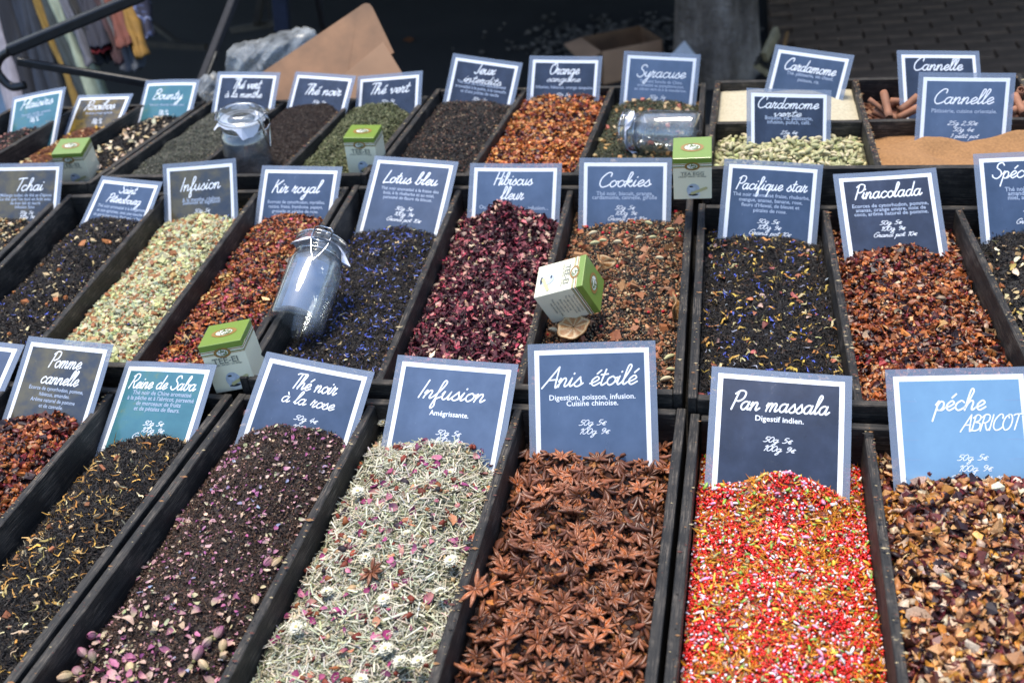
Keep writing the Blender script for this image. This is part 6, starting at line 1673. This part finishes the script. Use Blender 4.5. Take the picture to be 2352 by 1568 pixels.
def jar(base, up, spin, label, paper=None, sc=1.0):
    z = Vector(up).normalized(); x = Vector((1, 0, 0)); y = z.cross(x).normalized(); x = y.cross(z)
    R = Matrix((x, y, z)).transposed() @ Matrix.Rotation(spin, 3, 'Z') @ Matrix.Scale(sc, 3)
    o = empty('glass_jar', Vector(base) + Vector((0, 0, RIM)), R); tag(o, label, 'glass jar', 'clip-top glass jars')
    ro = .0385; th = .0026
    outer = [(0, .0), (ro - .006, .0), (ro - .0015, .0025), (ro, .007), (ro, .095), (ro - .002, .103), (ro - .007, .109), (ro - .0085, .113), (ro - .0055, .1155), (ro - .0045, .119), (ro - .0065, .1225), (ro - .0065, .127), (ro - .009, .1275)]
    inner = [(ro - .0105, .125), (ro - .0115, .112), (ro - .009, .107), (ro - th - .001, .099), (ro - th, .094), (ro - th, .012), (ro - .008, .0075), (0, .006)]
    bm_obj('body', lathe_bm(outer + inner, 56), GLASS, o, True)
    lid = [(0, .131), (ro - .012, .131), (ro - .0100, .1290), (ro - .0005, .1290), (ro + .0010, .1315), (ro - .0002, .1345), (ro - .003, .1365), (ro - .004, .1405), (ro - .007, .1435), (ro - .014, .1450), (ro - .016, .1435), (ro - .020, .1445), (ro - .024, .1432), (0, .1432)]
    bm_obj('lid', lathe_bm(lid, 56), GLASS, o, True)
    # wire ring, hinge and clasp
    ringr = ro - .0050
    tube_obj('wire', [(ringr * math.cos(2 * PI * k / 40), ringr * math.sin(2 * PI * k / 40), .1125) for k in range(40)], .0011, STEEL, o, 6, True)
    ring2 = ro + .0006
    tube_obj('wire', [(ring2 * math.cos(2 * PI * k / 40), ring2 * math.sin(2 * PI * k / 40), .1365) for k in range(40)], .0009, STEEL, o, 6, True)
    def loop(sgn):
        w = .0125
        pts = [(-w, -sgn * (ro - .003), .1365), (-w * 1.05, -sgn * (ro + .0035), .125), (-w * .9, -sgn * (ro + .0035), .112), (-w * .55, -sgn * (ro + .004), .098), (0, -sgn * (ro + .0055), .083),
               (w * .55, -sgn * (ro + .004), .098), (w * .9, -sgn * (ro + .0035), .112), (w * 1.05, -sgn * (ro + .0035), .125), (w, -sgn * (ro - .003), .1365)]
        P = [tuple(q) for q in smooth_line([Vector(p) for p in pts], 5)] if False else pts
        tube_obj('clasp', P, .0012, STEEL, o, 7)
        top = [(-w, -sgn * (ro + .004), .118), (-w, -sgn * (ro + .002), .138), (-w * .6, -sgn * (ro - .006), .1475), (w * .6, -sgn * (ro - .006), .1475), (w, -sgn * (ro + .002), .138), (w, -sgn * (ro + .004), .118), (0, -sgn * (ro + .0052), .116)]
        tube_obj('clasp', top, .0012, STEEL, o, 7, True)
    loop(1)
    tube_obj('hinge', [(-.010, ro + .001, .137), (-.010, ro + .005, .125), (.010, ro + .005, .125), (.010, ro + .001, .137)], .0012, STEEL, o, 7)
    # torn tissue squeezed under the lid
    bm = bmesh.new(); g = random.Random(hash(label) % 1000 if False else len(label))
    N = 28
    ra, rb = [], []
    for k in range(N):
        a = 2 * PI * k / N
        flare = max(0, math.cos(3 * a + 1.0)) ** .7
        ra.append(bm.verts.new(((ro - .016) * math.cos(a), (ro - .016) * math.sin(a), .1281)))
        rr = ro - .002 + (.012 * flare if g.random() > .5 else .001)
        rb.append((bm.verts.new(((ro - .004) * math.cos(a), (ro - .004) * math.sin(a), .1282)), bm.verts.new((rr * math.cos(a), rr * math.sin(a), .1275 - (.016 * flare + .004 * g.random())))))
    for k in range(N):
        k2 = (k + 1) % N
        bm.faces.new((ra[k], ra[k2], rb[k2][0], rb[k][0])); bm.faces.new((rb[k][0], rb[k2][0], rb[k2][1], rb[k][1]))
    t_o = bm_obj('tissue', bm, TISSUE, o)
    if paper:  # angle span of the painted sky reflection
        V, Q = [], []
        def strip(a0, a1, z0, z1, rr, nm, mt):
            V, Q = [], []
            n = 14
            for k in range(n + 1):
                a = a0 + (a1 - a0) * k / n
                for zz in (z0, z1): V.append((rr * math.cos(a), rr * math.sin(a), zz))
            for k in range(n): Q.append((2 * k, 2 * k + 2, 2 * k + 3, 2 * k + 1))
            mesh_np(nm, V, [], mt, smooth=True, parent=o, F4=Q)
        strip(paper[0], paper[1], .012, .092, ro - .0033, 'sky_reflection', BLUE_REFL)
        strip(paper[0] + .38, paper[1] - .42, .014, .072, ro - .0036, 'sky_reflection', PALE_REFL)
    return o
jar((-.915, 1.722, -.040), (.10, -.06, .99), 1.5, 'clear clip-top jar standing upright in the fine black tea', sc=1.14)
jar((-.611, 1.170, .004), (.06, .905, .42), .35, 'clip-top jar leaning back between the red fruit and blue flower teas', paper=(-2.25, -.95), sc=1.05)
jar((-.070, 1.756, .046), (-.976, .211, -.051), 2.2, 'clip-top jar lying on its side in the citrus green tea', sc=.98)

# ------------------------------------------------------------------ crumbs of tea spilt on the rims
V, F, C_ = [], [], []
n = 4200
tr_list = list(TRAYS.values())
pv = []
for i in range(n):
    T = random.choice(tr_list); e = random.random(); side = random.choice((0, 1))
    p = lerp(T[0], T[2], e) if side == 0 else lerp(T[1], T[3], e)
    x = p[0] + (-1 if side == 0 else 1) * random.uniform(.000, .009)
    pv.append((x, p[1], RIM + T[4] + .0004))
pv = np.array(pv)
vv = _ov[None] * np.exp(RNG.normal(math.log(.0016), .5, (n, 1, 1))) * np.array([1.6, .7, .4]) + pv[:, None, :]
ff = _of[None] + (np.arange(n) * 6)[:, None, None]
pal = np.array([(.02, .015, .012), (.3, .15, .06), (.45, .36, .2), (.12, .04, .03)])
cc = np.repeat(pal[RNG.integers(0, 4, n)][:, None, :], 6, 1)
o = mesh_np('tea_crumbs', vv.reshape(-1, 3), ff.reshape(-1, 3), SPICE, cc.reshape(-1, 3)); tag(o, 'scattered tea crumbs on the crate rims', 'crumbs', kind='stuff')
bpy.data.objects.remove(FONTO)
